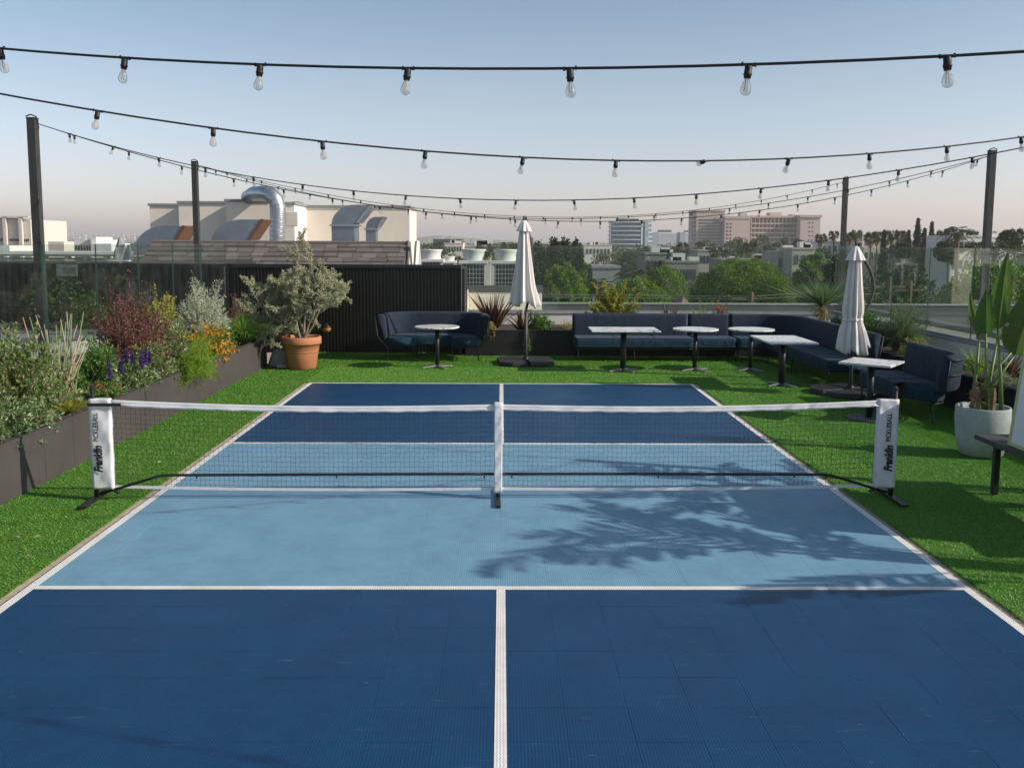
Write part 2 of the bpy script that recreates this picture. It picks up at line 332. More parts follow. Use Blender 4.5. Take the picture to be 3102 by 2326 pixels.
line(-CW, CY0, -CW+LWD, CY1); line(CW-LWD, CY0, CW, CY1); line(-CW+LWD+.001, CY1-LWD, CW-LWD-.001, CY1)
for s in (-1, 1): line(-CW+LWD+.001, s*7*FT-LWD/2, CW-LWD-.001, s*7*FT+LWD/2)
line(-LWD/2, CY0, LWD/2, -7*FT-LWD/2-.001); line(-LWD/2, 7*FT+LWD/2+.001, LWD/2, CY1-LWD-.001)
tb = MB()
for k in range(150):
    y = -5+k*.0762
    if y < CY1: tb.box((-CW-.016, y, -.013), (-CW-.001, y+.03, -.004))
tb.build('edge_tabs', m_black, court, kind='stuff')
TXL, TXR = -3.135, 3.125
tz = -.010
rects = [(-4.3, -14, TXL, 10.7), (TXR, -14, 6.25, 10.3), (TXL, 6.60, TXR, 10.7)]
tf = MB()
for x0, y0, x1, y1 in rects: tf.box((x0, y0, -.017), (x1-.0005, y1, tz))
turf = struct(tf, 'turf', m_turf)
P = []
for x0, y0, x1, y1 in rects:
    y0 = max(y0, -5.2); n = int((x1-x0)*(y1-y0)*8000); p = RNG.uniform((x0, y0), (x1, y1), (n, 2)); P.append(p)
    # ragged overhanging edge
for (xa, ya, xb, yb2) in ((TXL, -5, TXL, 6.6), (TXR, -5, TXR, 6.6), (TXL, 6.6, TXR, 6.6)):
    n = 9000; t = RNG.uniform(size=(n, 1)); P.append(np.array((xa, ya))*(1-t)+np.array((xb, yb2))*t+RNG.normal(size=(n, 2))*.008)
P = np.concatenate(P); dist = P[:, 1]+7.8; keep = RNG.uniform(size=len(P)) < np.clip(1.25-dist/24, .45, 1); P = P[keep]; n = len(P)
p3 = np.concatenate([P, np.full((n, 1), tz)], 1); a = RNG.uniform(0, 2*PI, n); H = RNG.uniform(.011, .017, n); wv = np.stack([np.cos(a), np.sin(a), np.zeros(n)], -1)*(.0032*np.clip(1+P[:, 1:2]*.08, 1, 2)); b2 = RNG.uniform(0, 2*PI, n)
roll = np.where(P[:, 0] < TXL, 0, np.where(P[:, 0] < TXR, np.floor((P[:, 1]-6.6)/1.83)+1, np.floor((P[:, 0]-TXR)/1.83)+1)).astype(int) % 2*2-1
tip = p3+np.stack([np.cos(b2)*H*.75, np.sin(b2)*H*.75+roll*H*.55, H], -1)
MB().add(np.stack([p3-wv, p3+wv, tip], 1).reshape(-1, 3), np.arange(n*3).reshape(-1, 3)).build('turf_blades', m_blade, turf, kind='stuff')
m_dry = LEAF('dry_leaf', (.45, .38, .24), (.6, .52, .36), (.3, .2, .1))
for k, (px, py) in enumerate(((880, 800), (855, 818), (700, 806), (692, 817), (862, 838), (40, 1165), (90, 1160), (60, 1200), (340, 1002), (520, 960))):
    r = ray(px, py); q = CAM+r*((.012-CAM.z)/r.z)
    if abs(q.x) < 3.2 and q.y < 6.6: continue
    a = k*1.7; lf = MB().leaves([(q.x, q.y, q.z+.012)], [(math.cos(a), math.sin(a), .05)], .07, .035, fold=.3, flat=(0, 0, 1)).build('fallen_leaf', m_dry)
    tag(lf, 'small pale dry leaf lying on the turf beside the court', 'leaf', 'fallen leaves on the turf')

# ------------------------------------------------------------------ net
NX = 3.46
net = thing('pickleball_net', 'portable black mesh net with white bands and black frame across the court', 'net', (0, 0, 0))
def top_z(x): u = min(1, abs(x)/NX); return .832+.045*u**2.2-.024*math.sin(PI*u)
def bot_z(x): u = min(1, abs(x)/NX); return .078+.026*u*u-.012*math.sin(PI*u)
b = MB()
for s in (-1, 1):
    b = MB().tube([(s*NX, 0, .03), (s*NX, 0, .955)], .02, 10).build('post', m_black, net, smooth=True)
    MB().lathe([(.0, 0), (.012, 0), (.022, .012), (.022, .03), (.008, .045), (0, .045)], 10, (s*NX, 0, .95)).build('post_cap', m_black, b)
    f = MB().cbox((0, 0, .017), (.062, .58, .020), M=Matrix.Translation((s*NX, -.02, 0))@Matrix.Rotation(s*-.03, 4, 'Z'))
    f.build('foot', m_black, net, bevel=.004)
    MB().tube([(s*(NX-.015), 0, .17), (s*(NX-.19), 0, .055)], .013, 8).build('brace', m_black, net)
    xs = np.linspace(2.86, 0.02, 12)
    bar = [(s*(NX-.03), 0, .05), (s*2.93, .0, .202), (s*2.86, 0, .212)]+[(s*x, 0, .212+.008*math.sin((2.86-x)/2.86*PI/2)) for x in xs[1:]]
    bo = MB().tube(bar, .0125, 8).build('frame_bar', m_black, net, smooth=True)
    for bx_ in (2.6, 1.4, .12):
        MB().lathe([(.0, 0), (.007, 0), (.007, .018), (0, .018)], 8, (s*bx_, 0, .184)).build('button', m_black, bo)
MB().box((-.020, -.30, .002), (.020, .30, .028)).build('foot', m_black, net, bevel=.004)
MB().box((-.017, -.017, .029), (.017, .017, .82)).build('post', m_black, net, bevel=.003)
def cloth(rows_, th=.004):
    b = MB(); k = len(rows_); n = len(rows_[0]); V = np.array(rows_)
    V2 = V+np.array((0, th, 0)); idx = np.arange(k*n).reshape(k, n)
    F = np.stack([idx[:-1, :-1], idx[:-1, 1:], idx[1:, 1:], idx[1:, :-1]], -1).reshape(-1, 4)
    o = k*n; b.add(np.concatenate([V.reshape(-1, 3), V2.reshape(-1, 3)]), F)
    b.f.append((F[:, ::-1]+o, 0)); ring = list(idx[0])+list(idx[1:, -1])+list(idx[-1, -2::-1])+list(idx[-2:0:-1, 0]); ring = np.array(ring); r2 = np.roll(ring, -1)
    b.f.append((np.stack([r2, ring, ring+o, r2+o], -1), 0)); return b
xs = np.linspace(-NX+.15, NX-.15, 160)
wob = lambda x: .004*math.sin(x*9)+.003*math.sin(x*23+1)
cloth([[(x, -.016+wob(x)*(k/3)+.006*math.sin(k*1.4), top_z(x)-.050*k/3+.003*math.sin(x*31)*(k == 3)) for x in xs] for k in range(4)], .022).build('top_band', m_vinyl, net, smooth=True)
cloth([[(x, -.004, bot_z(x)+.024-.024*k) for x in xs] for k in range(2)], .006).build('bottom_band', m_vinyl, net)
b = MB(); r = .0012
cell = .041; nx_ = int(2*(NX-.15)/cell)
for k in range(nx_+1):
    x = -NX+.15+k*cell; z0, z1 = bot_z(x)+.02, top_z(x)-.05; m_ = 18; zz = np.linspace(z0, z1, m_)
    px = x+.005*np.sin(np.arange(m_)*PI+k)*np.sin(k*.7)+.004*np.sin(np.arange(m_)*2.1+k*1.3)
    b.tube(np.stack([px, np.full(m_, .004)+.003*np.sin(np.arange(m_)*1.1+k), zz], -1), r, 3, cap=False)
for k in range(16):
    f = (k+.5)/16; m_ = 200; x = np.linspace(-NX+.15, NX-.15, m_)
    z = np.array([bot_z(q)+.02+f*(top_z(q)-.07-bot_z(q)) for q in x])+.003*np.sin(x*40+k)
    b.tube(np.stack([x, np.full(m_, .004), z], -1), r, 3, cap=False)
b.build('mesh_netting', m_net, net, kind='stuff')
st = []
for k in range(24):
    z = .85-k*(.85-.055)/23; st.append([(x, -.040-.006*math.sin(k*1.3+x*60)-.003*math.sin(k*2.9), z) for x in np.linspace(-.036, .036, 7)])
cloth(st, .062).build('centre_strap', m_vinyl, net, smooth=True)
m_ink = M('black_print', (.015, .018, .028), .6, .05); m_lime = M('lime_print', (.55, .62, .28), .6, .05)
def text(body, size, mat, parent, pos, rot, shear=0, offset=0, sx=1, name='lettering', mirror=False, space=1, fit=None):
    c = bpy.data.curves.new('t', 'FONT'); c.body = body; c.size = size; c.shear = shear; c.offset = offset; c.space_character = space; c.extrude = .0006; c.align_x = 'LEFT'
    o = bpy.data.objects.new('t', c); COL.objects.link(o); bpy.context.view_layer.update()
    me = bpy.data.meshes.new_from_object(o.evaluated_get(bpy.context.evaluated_depsgraph_get())); bpy.data.objects.remove(o)
    me.materials.clear(); me.materials.append(mat); o = bpy.data.objects.new(name, me); COL.objects.link(o)
    mm = Matrix.Translation(pos)@rot.to_4x4()@Matrix.Diagonal((-sx if mirror else sx, 1, 1, 1)); o.parent = parent
    if fit:
        xs_ = [v.co.x for v in me.vertices]; ys_ = [v.co.y for v in me.vertices]; kx = fit[0]/(max(xs_)-min(xs_)); ky = fit[1]/(max(ys_)-min(ys_))
        for v in me.vertices: v.co.x = (v.co.x-min(xs_))*kx; v.co.y = (v.co.y-(max(ys_)+min(ys_))/2)*ky
        mm = Matrix.Translation(pos)@rot.to_4x4()
    o.matrix_local = mm; return o
for s in (-1, 1):
    xo = s*(NX+.025); xi = s*(NX-.155); R_ = []
    for k in range(40):
        f = k/39; z = top_z(NX)+.005-f*(.785); R_.append([(xo+(xi-xo)*u, -.024-.004*math.sin(f*14+u*5*s)*(.3+u)-.003*math.sin(f*31+u*9), z) for u in np.linspace(0, 1, 8)])
    if s > 0: R_ = [q[::-1] for q in R_]
    pan = cloth(R_, .046).build('end_sleeve', m_vinyl, net, smooth=True)
    rot = Matrix.Rotation(PI/2, 3, 'X')@Matrix.Rotation(PI/2, 3, 'Z')
    xb = -NX+.040 if s < 0 else NX-.048
    text('Franklin', .128, m_ink, pan, (xb, -.0350, .246), rot, shear=.30, offset=.0058, fit=(.235, .076))
    text('PICKLEBALL', .066, m_ink, pan, (xb-.010, -.0350, .513), rot, offset=.0012, fit=(.25, .043))
    MB().box((xb-.048, -.0352, .494), (xb+.028, -.0342, .499)).build('divider_print', m_lime, pan)
    if s < 0: MB().box((xo-.003, -.042, top_z(NX)-.058), (xi+.10, -.038, top_z(NX)-.030)).build('velcro_strap', m_black, net, bevel=.001)

net.rotation_euler.z = .014; net.location = (-.028, -.06, 0)
# ------------------------------------------------------------------ posts and string lights
PH = 3.665
posts = [(-5.63, 3.38, 'dark steel post behind the left glass fence, nearest the net'), (-5.64, 9.2, 'dark steel post at the left corner beside the corrugated wall'),
         (7.56, 6.4, 'dark steel post behind the right glass fence, near the banana plant'), (7.56, 12.42, 'dark steel post at the far right corner behind the furled parasol'),
         (-5.63, -3.18, 'dark steel post with crossbar left of the near half of the court'), (7.56, -.47, 'tall dark steel post right of the near half of the court'), (7.56, -6.46, 'dark steel post right of the near end of the court, beside the camera')]
for x, y, lab in posts:
    PH = 3.98 if lab.startswith('tall') else 3.665
    t = thing('light_post', lab, 'post', (x, y, -.02), 'string light posts')
    MB().box((x-.050, y-.050, .0), (x+.050, y+.050, PH)).build('shaft', m_post, t, bevel=.004)
    MB().box((x-.053, y-.053, PH+.001), (x+.053, y+.053, PH+.012)).build('cap', m_post, t)
    MB().tube([(x+.07*(-1 if x > 0 else 1), y-.02, PH-.06), (x+.085*(-1 if x > 0 else 1), y-.02, PH-.10), (x+.07*(-1 if x > 0 else 1), y-.02, PH-.14)], .006, 6).build('hook', m_black, t)
    cb = MB(); sg = -1 if x > 0 else 1
    if 'crossbar' in lab: hw_ = .5 if x < 0 else 1.05; MB().box((x+sg*.052, y-hw_, PH-.09), (x+sg*.092, y+hw_, PH-.04)).build('crossbar', m_post, t, bevel=.003)
    cb.tube([(x-.05*sg, y-.05, PH+.02), (x, y-.04, PH+.045), (x+.06*sg, y-.03, PH+.02), (x+.075*sg, y-.02, PH-.06)], .008, 6); cb.build('cable_loop', m_socket, t)
PH = 3.665
sock = MB().lathe([(0, 0), (.017, 0), (.020, -.008), (.020, -.038), (.0225, -.040), (.0225, -.050), (.019, -.052), (.019, -.066), (0, -.066)], 12)
for dx in (-.034, .034): sock.lathe([(0, 0), (.006, 0), (.006, .022), (0, .022)], 6, (dx, 0, -.006))
sock.box((-.04, -.006, -.004), (.04, .006, .010))
bulbm = MB().lathe([(0, -.064), (.013, -.066), (.015, -.078), (.024, -.098), (.030, -.118), (.030, -.130), (.024, -.144), (.012, -.153), (0, -.155)], 14, cap=False)
film = MB()
for dx in (-.006, .006): film.tube([(dx, 0, -.07), (dx*1.3, 0, -.135)], .0022, 5)
SP = []
def mk_socket(parent):
    if not SP:
        so = sock.build('socket', m_socket, parent, smooth=True); bu = bulbm.build('bulb', m_bulb, so, smooth=True); fi = film.build('filament', m_fil, so); SP.append(so); return so
    return copy_tree(SP[0], parent)
def string(label, A, Mi, B, ext=(0, 0), phase=.3, tilt={}, r=.0052, sp=.61):
    """cable through A, Mi, B (world); XY straight, Z parabolic"""
    A, Mi, B = map(Vector, (A, Mi, B)); d = Vector((B.x-A.x, B.y-A.y)); L = d.length; tm = (Vector((Mi.x-A.x, Mi.y-A.y)).dot(d))/L/L
    k = (Mi.z-A.z-(B.z-A.z)*tm)/(tm*(tm-1))
    f = lambda t: Vector((A.x+(B.x-A.x)*t, A.y+(B.y-A.y)*t, A.z+(B.z-A.z)*t+k*t*(t-1)))
    t0, t1 = -ext[0]/L, 1+ext[1]/L
    th = thing('string_lights', label, 'string lights', (0, 0, 0), 'festoon string lights')
    MB().tube([tuple(f(t0+(t1-t0)*i/48)) for i in range(49)], r, 6).build('cable', m_socket, th, smooth=True)
    a = math.atan2(d.y, d.x); n = int((L*(t1-t0)-phase)/sp); rr = random.Random(label)
    for i in range(n+1):
        t = t0+(phase+i*sp)/L
        if t > t1-.1/L: break
        s = mk_socket(th); s.location = f(t)-Vector((0, 0, .003)); s.rotation_mode = 'XYZ'; s.scale = (.66,)*3
        s.rotation_euler = (tilt.get(i, rr.gauss(0, .16)), rr.gauss(0, .08), a)
    return th
def mid(pa, A, B):
    """point on the ray through photo point pa that lies in the vertical plane of A-B"""
    r = ray(*pa); A, B = Vector(A), Vector(B); d = B-A; nrm_ = Vector((d.y, -d.x)); return CAM+r*(nrm_.dot(Vector((A.x-CAM.x, A.y-CAM.y)))/nrm_.dot(Vector((r.x, r.y))))
LP1 = (-5.56, 3.36, PH-.06); LP2 = (-5.57, 9.18, PH-.06); RP1 = (7.49, 6.38, PH-.08); RP2 = (7.49, 12.40, PH-.08); 
A = at(0, 105, 4.10); B = at(2212, 112, 3.0); string('nearest string of clear bulbs, across the top of the sky', A, mid((1080, 149), A, B), B, (3.44, 5.97), .28, sp=.632)
A = at(0, 203, 5.0); B = at(2195, 298, 6.45); string('second nearest string of clear bulbs, sagging below the topmost one', A, mid((1250, 345), A, B), B, (2.92, 3.95), .40, {11: 1.5, 12: .55}, sp=.60)
RB = Vector((7.54, -.3, PH-.05)); A = LP1; B = at(2205, 320, 8.2); string('string of clear bulbs from the nearer left post, uppermost of the low bundle', A, mid((1140, 433), A, B), B, (0, 2.96), .45)
string('string of clear bulbs between the two nearer posts', LP1, mid((1090, 473), LP1, RP1), RP1, (0, 0), .4)
string('string of clear bulbs between the two far corner posts', LP2, mid((1130, 468), LP2, RP2), RP2, (0, 0), .5, r=.005)
string('string of clear bulbs from the left corner post to the nearer right post', LP2, mid((1110, 471), LP2, RP1), RP1, (0, 0), .35)

# ------------------------------------------------------------------ glass fences, parapets, corrugated wall
def glass_fence(label, a, b, z0, z1, pitch, name='glass_fence'):
    a, b = Vector(a), Vector(b); L = (b-a).length; u = (b-a)/L; n = Vector((-u.y, u.x)); N = round(L/pitch); w = L/N
    t = thing(name, label, 'glass fence', (a.x, a.y, z0), 'frameless glass fences')
    for i in range(N):
        p0 = a+u*(i*w+.008); p1 = a+u*((i+1)*w-.008); m = MB(); h = .006
        q = [p0-n*h, p1-n*h, p1+n*h, p0+n*h]; V = [(x.x, x.y, z0) for x in q]+[(x.x, x.y, z1) for x in q]
        m.add(V, [(0, 1, 5, 4), (2, 3, 7, 6)], 0); m.f.append((np.array([(4, 5, 6, 7), (0, 3, 2, 1), (1, 2, 6, 5), (3, 0, 4, 7)]), 1))
        m.build('pane', [m_glass, m_edge], t)
    m = MB(); q = [a-n*.03, b-n*.03, b+n*.03, a+n*.03]; V = [(x.x, x.y, z0-.05) for x in q]+[(x.x, x.y, z0+.035) for x in q]
    m.add(V, np.array([(0, 1, 5, 4), (1, 2, 6, 5), (2, 3, 7, 6), (3, 0, 4, 7), (0, 3, 2, 1)])); m.f.append((np.array([(4, 5, 6, 7)]), 0)); m.build('base_shoe', m_coping, t)
    return t
def wall(name, label, lo, hi, mat, cap=None, cap_mat=None, over=.02, cat='wall'):
    t = thing(name, label, cat, ((lo[0]+hi[0])/2, (lo[1]+hi[1])/2, lo[2]))
    MB().box(lo, hi).build('body', mat, t)
    if cap: MB().box((lo[0]-over, lo[1]-over, hi[2]+.0015), (hi[0]+over, hi[1]+over, hi[2]+cap)).build('coping', cap_mat or m_coping, t, bevel=.004)
    return t
wall('parapet_wall', 'low white parapet under the left glass fence', (-5.62, -6, -.02), (-5.44, 10.5, .66), m_white, .03)
wall('parapet_wall', 'low white parapet under the right glass fence, behind the right planter', (7.32, -6, -.02), (7.5, 12.3, .68), m_white, .03)
wall('parapet_wall', 'low white parapet under the back glass fence behind the sofas', (-.7, 12.36, -.02), (7.62, 12.56, .66), m_white, .03)
glass_fence('left glass fence behind the long flower planter', (-5.53, -4.0), (-5.53, 10.5), .70, 2.17, 1.45)
glass_fence('right glass fence of clear panes beyond the banana plant', (7.41, -4.0), (7.41, 12.4), .72, 2.175, 1.45)
glass_fence('back glass fence of clear panes behind the long sofa', (-.75, 12.46), (7.35, 12.46), .70, 2.17, 1.40)
t = thing('corrugated_wall', 'black ribbed metal screen wall behind the olive tree and loveseat', 'wall', (-3.1, 10.62, 0))
MB().box((-5.42, 10.64, -.01), (-.83, 10.72, 1.70)).build('backing', m_corr, t)
rb = MB(); 
for k in range(67):
    x = -5.40+k*.0685; rb.add([(x, 10.64, 0), (x+.006, 10.612, 0), (x+.030, 10.612, 0), (x+.036, 10.64, 0), (x, 10.64, 1.70), (x+.006, 10.612, 1.70), (x+.030, 10.612, 1.70), (x+.036, 10.64, 1.70)], np.array([(0, 1, 5, 4), (1, 2, 6, 5), (2, 3, 7, 6)]))
rb.build('ribs', m_corr, t, kind='stuff')
MB().box((-5.44, 10.585, 1.702), (-.815, 10.75, 1.775)).build('coping', m_black, t, bevel=.004)
MB().box((-.829, 10.60, -.01), (-.81, 10.74, 1.70)).build('end_trim', m_dgrey, t)
MB().box((-.828, 10.745, -.01), (-.76, 12.35, 1.70)).build('return_wall', m_corr, t)
# wall lamp on it
t = thing('wall_lamp', 'small amber glass lantern on the black ribbed wall beside the olive pot', 'lamp', (-3.53, 10.55, .42))
m_amber = M('amber_glass', (.40, .17, .03), .25, .3, 15)
MB().lathe([(0, 0), (.05, .02), (.085, .07), (.085, .10), (0, .10)], 14, (-3.53, 10.53, .40)).build('lantern_glass', m_amber, t, smooth=True)
MB().lathe([(.088, .10), (.088, .115), (.03, .16), (.01, .20), (0, .20)], 14, (-3.53, 10.53, .40)).build('cap', m_black, t, smooth=True)
MB().box((-3.55, 10.53, .54), (-3.51, 10.615, .57)).build('bracket', m_black, t)
# planters
def planter(label, x0, y0, x1, y1, face, mat, H=.5, seams=()):
    t = thing('planter', label, 'planter', ((x0+x1)/2, (y0+y1)/2, -.01), 'long metal planters')
    th = .03
    ed = [0]+list(seams)+[1]
    for a, b in zip(ed[:-1], ed[1:]):
        g = .0025
        if face == 'x+': lo, hi = (x1-th, y0+(y1-y0)*a+g, -.01), (x1, y0+(y1-y0)*b-g, H-.021)
        elif face == 'x-': lo, hi = (x0, y0+(y1-y0)*a+g, -.01), (x0+th, y0+(y1-y0)*b-g, H-.021)
        else: lo, hi = (x0+(x1-x0)*a+g, y0, -.01), (x0+(x1-x0)*b-g, y0+th, H-.021)
        MB().box(lo, hi).build('front_panel', mat, t, bevel=.002)
    if face[0] == 'x':
        xf = (x1-.10, x1+.006) if face == 'x+' else (x0-.006, x0+.10)
        MB().box((xf[0], y0, H-.02), (xf[1], y1, H)).build('rim', mat, t, bevel=.003)
        e0 = (x0, x1-th-.001) if face == 'x+' else (x0+th+.001, x1)
        MB().box((e0[0], y1-.03, -.01), (e0[1], y1, H-.021)).build('end_panel', mat, t)
        MB().box((e0[0]+.01, y0+.03, .02), (e0[1]-.01, y1-.032, H-.07)).build('soil', m_soil, t)
    else:
        MB().box((x0, y0-.006, H-.02), (x1, y0+.10, H)).build('rim', mat, t, bevel=.003)
        for xx in (x0, x1-.03): MB().box((xx, y0+th+.001, -.01), (xx+.03, y1, H-.021)).build('end_panel', mat, t)
        MB().box((x0+.032, y0+th+.005, .02), (x1-.032, y1-.01, H-.07)).build('soil', m_soil, t)
    return t
planter('long charcoal metal planter along the left glass fence, full of flowers', -5.42, -4, -4.22, 8.5, 'x+', m_planter, .5, (.10, .22, .36, .405, .54, .70, .86, .91))
planter('short charcoal planter in the left corner beside the ribbed wall', -5.42, 8.53, -4.75, 10.5, 'x+', m_planter, .5)
planter('black planter behind the sofas along the back', -.72, 10.15, 7.28, 12.33, 'y-', m_pblack, .5, (.2, .4, .6, .8))
planter('black planter along the right glass fence', 6.17, -4, 7.30, 10.12, 'x-', m_pblack, .5, (.2, .4, .6, .8))

# ------------------------------------------------------------------ furniture
def rprof(o0, o1, z0, z1, r, lean=0, n=4):
    """closed rounded rectangle profile between offsets o0..o1 and heights z0..z1"""
    P = []
    for cx, cz, a0 in ((o1-r, z0+r, -PI/2), (o1-r, z1-r, 0), (o0+r, z1-r, PI/2), (o0+r, z0+r, PI)):
        for i in range(n+1): a = a0+i*PI/2/n; P.append((cx+r*math.cos(a), cz+r*math.sin(a)))
    return [(o+lean*(z-z0)/(z1-z0), z) for o, z in P]
m_pipe = M('navy_piping', (.035, .055, .085), .8, .1)
def sofa_parts(t, path, legs, side=1, D=.62, bz=.86):
    """path = line of the back's inner face; the seat lies on the `side` (sweep normal) of it"""
    P = dense(path, .05); s = side
    bk = [(s*o, z) for o, z in rprof(-.15, 0.0, .40, bz, .06, -.05)]; se = [(s*o, z) for o, z in rprof(.005, D, .25, .445, .05)]
    if s > 0: bk = bk[::-1]; se = se[::-1]
    MB().sweep(P, bk).build('backrest', m_navy, t, smooth=True); st = MB().sweep(P, se).build('seat', m_seat, t, smooth=True)
    T = nrm(np.gradient(P, axis=0)); N = np.stack([T[:, 1], -T[:, 0]], -1)*s
    pip = MB(); pip.tube([(P[i, 0]+N[i, 0]*(D-.012), P[i, 1]+N[i, 1]*(D-.012), .435) for i in range(len(P))], .006, 5); pip.tube([(P[i, 0]+N[i, 0]*(D-.001), P[i, 1]+N[i, 1]*(D-.001), .285) for i in range(len(P))], .005, 5)
    tot = len(P); nc = max(1, round(len(P)*.05/.78))
    for c_ in range(1, nc):
        i = int(c_*tot/nc); pip.tube([(P[i, 0]+N[i, 0]*o, P[i, 1]+N[i, 1]*o, .4475) for o in (.03, D*.5, D-.05)], .005, 5)
    pip.build('piping', m_pipe, st, smooth=True)
    rail = lambda o, z: [(P[i, 0]+N[i, 0]*o, P[i, 1]+N[i, 1]*o, z) for i in range(0, len(P), 2)]
    fr = MB(); fr.tube(rail(D-.03, .235), .012, 6); fr.tube(rail(.02, .235), .012, 6); fr.build('seat_frame', m_black, t, smooth=True)
    br = MB(); br.tube(rail(-.215, bz-.05), .010, 6); br.tube(rail(-.19, .62), .010, 6)
    for i in (0, len(P)-1): br.tube([(P[i, 0]+N[i, 0]*.02, P[i, 1]+N[i, 1]*.02, .235), (P[i, 0]-N[i, 0]*.17, P[i, 1]-N[i, 1]*.17, .45), (P[i, 0]-N[i, 0]*.215, P[i, 1]-N[i, 1]*.215, bz-.05)], .010, 6)
    br.build('back_frame', m_black, t, smooth=True)
    L = np.concatenate([[0], np.cumsum(np.linalg.norm(np.diff(P, axis=0), axis=1))]); 
    for f in legs:
        i = int(np.searchsorted(L, f*L[-1]*.9999)); i = min(max(i, 0), len(P)-1)
        for o in (D-.03, .02):
            x, y = P[i]+N[i]*o; x2, y2 = P[i]+N[i]*(o+(.02 if o > .1 else -.03)); MB().tube([(x, y, .235), (x2, y2, .0)], .011, 6).build('leg', m_black, t)
def horseshoe(label, loc, rz, w, dp):
    t = thing('sofa', label, 'sofa', (0, 0, 0), 'navy outdoor sofas'); r = .48; h = w/2
    path = [(-h, -dp)]+arc(-h+r, -r, r, PI, PI/2, 8)+arc(h-r, -r, r, PI/2, 0, 8)+[(h, -dp)]
    sofa_parts(t, path, (0, .36, .64, 1), 1, .52); t.location = loc; t.rotation_euler.z = rz; return t
horseshoe('navy horseshoe loveseat in front of the black ribbed wall', (-1.30, 10.16, 0), 0, 1.72, .92)
t = thing('sofa', 'navy loveseat with one curved end at the right planter beside the concrete pot', 'sofa', (5.5, 4.1, 0), 'navy outdoor sofas')
sofa_parts(t, [(5.70, 4.98), (5.70, 3.80)]+arc(5.26, 3.78, .44, 0, -1.25, 8), (0.02, .5, .99), 1, .60)
t = thing('sofa', 'long straight navy sofa module along the back planter', 'sofa', (2.5, 9.9, 0), 'navy outdoor sofas'); sofa_parts(t, [(1.40, 9.90), (3.63, 9.90)], (0.02, .5, .98))
t = thing('sofa', 'short single-seat navy sofa module beside the corner sofa', 'sofa', (4.05, 9.9, 0), 'navy outdoor sofas'); sofa_parts(t, [(3.68, 9.90), (4.44, 9.90)], (.04, .96))
t = thing('sofa', 'curved navy corner sofa turning along the right planter', 'sofa', (5.3, 9, 0), 'navy outdoor sofas')
sofa_parts(t, [(4.49, 9.90)]+arc(4.95, 9.20, .70, PI/2, 0, 10)+[(5.68, 6.12)], (.03, .33, .62, .98), 1, .64)
m_alu = M('brushed_foot', (.30, .30, .30), .4, .1, metal=.6)
def table(label, x, y, shape, rot=0, base='cross', h=.74):
    t = thing('cafe_table', label, 'table', (x, y, 0), 'marble-topped cafe tables')
    R = Matrix.Translation((x, y, 0))@Matrix.Rotation(rot, 4, 'Z')
    if shape[0] == 'round':
        MB().lathe([(0, -.026), (shape[1]-.006, -.026), (shape[1], -.018), (shape[1], -.004), (shape[1]-.005, 0), (0, 0)], 40, (x, y, h), cap=False).build('table_top', m_marble, t, smooth=False)
    else:
        MB().cbox((0, 0, h-.013), (shape[1], shape[2], .026), M=R).build('table_top', m_marble, t, bevel=.004)
    MB().cbox((0, 0, h-.033), (.34, .34, .012), M=R).build('top_plate', m_black, t)
    if base == 'disc':
        MB().tube([(x, y, .018), (x, y, h-.04)], .042, 12).build('column', m_black, t, smooth=True)
        MB().lathe([(0, 0), (.275, 0), (.275, .010), (.26, .016), (0, .018)], 32, (x, y, .004)).build('base', m_dgrey, t)
    else:
        MB().tube([(x, y, .03), (x, y, h-.04)], .038 if shape[0] == 'round' else .052, 12).build('column', m_black, t, smooth=True)
        for k in range(4):
            Q = Matrix.Translation((x, y, 0))@Matrix.Rotation(rot+k*PI/2+.55, 4, 'Z')
            b = MB().add([Q@Vector(v) for v in ((.02, -.025, .012), (.30, -.02, .008), (.30, .02, .008), (.02, .025, .012), (.02, -.025, .05), (.30, -.018, .020), (.30, .018, .020), (.02, .025, .05))], np.array([(0, 3, 2, 1), (4, 5, 6, 7), (0, 1, 5, 4), (1, 2, 6, 5), (2, 3, 7, 6), (3, 0, 4, 7)])); b.build('foot', m_alu, t)
    return t
table('round marble table in front of the loveseat by the ribbed wall', -1.15, 8.36, ('round', .40))
table('rectangular marble table before the long straight sofa', 2.13, 8.0, ('rect', 1.18, .76))
table('round marble table left of the two beside the corner sofa', 3.41, 8.1, ('round', .40))
table('round marble table tucked into the curve of the corner sofa', 4.40, 8.12, ('round', .40))
table('rectangular marble table before the right wing of the corner sofa', 4.43, 6.40, ('rect', .74, 1.16))
table('square marble table turned on its corner, on a round base beside the right loveseat', 4.72, 3.66, ('rect', .64, .64), PI/4+.12, 'disc')
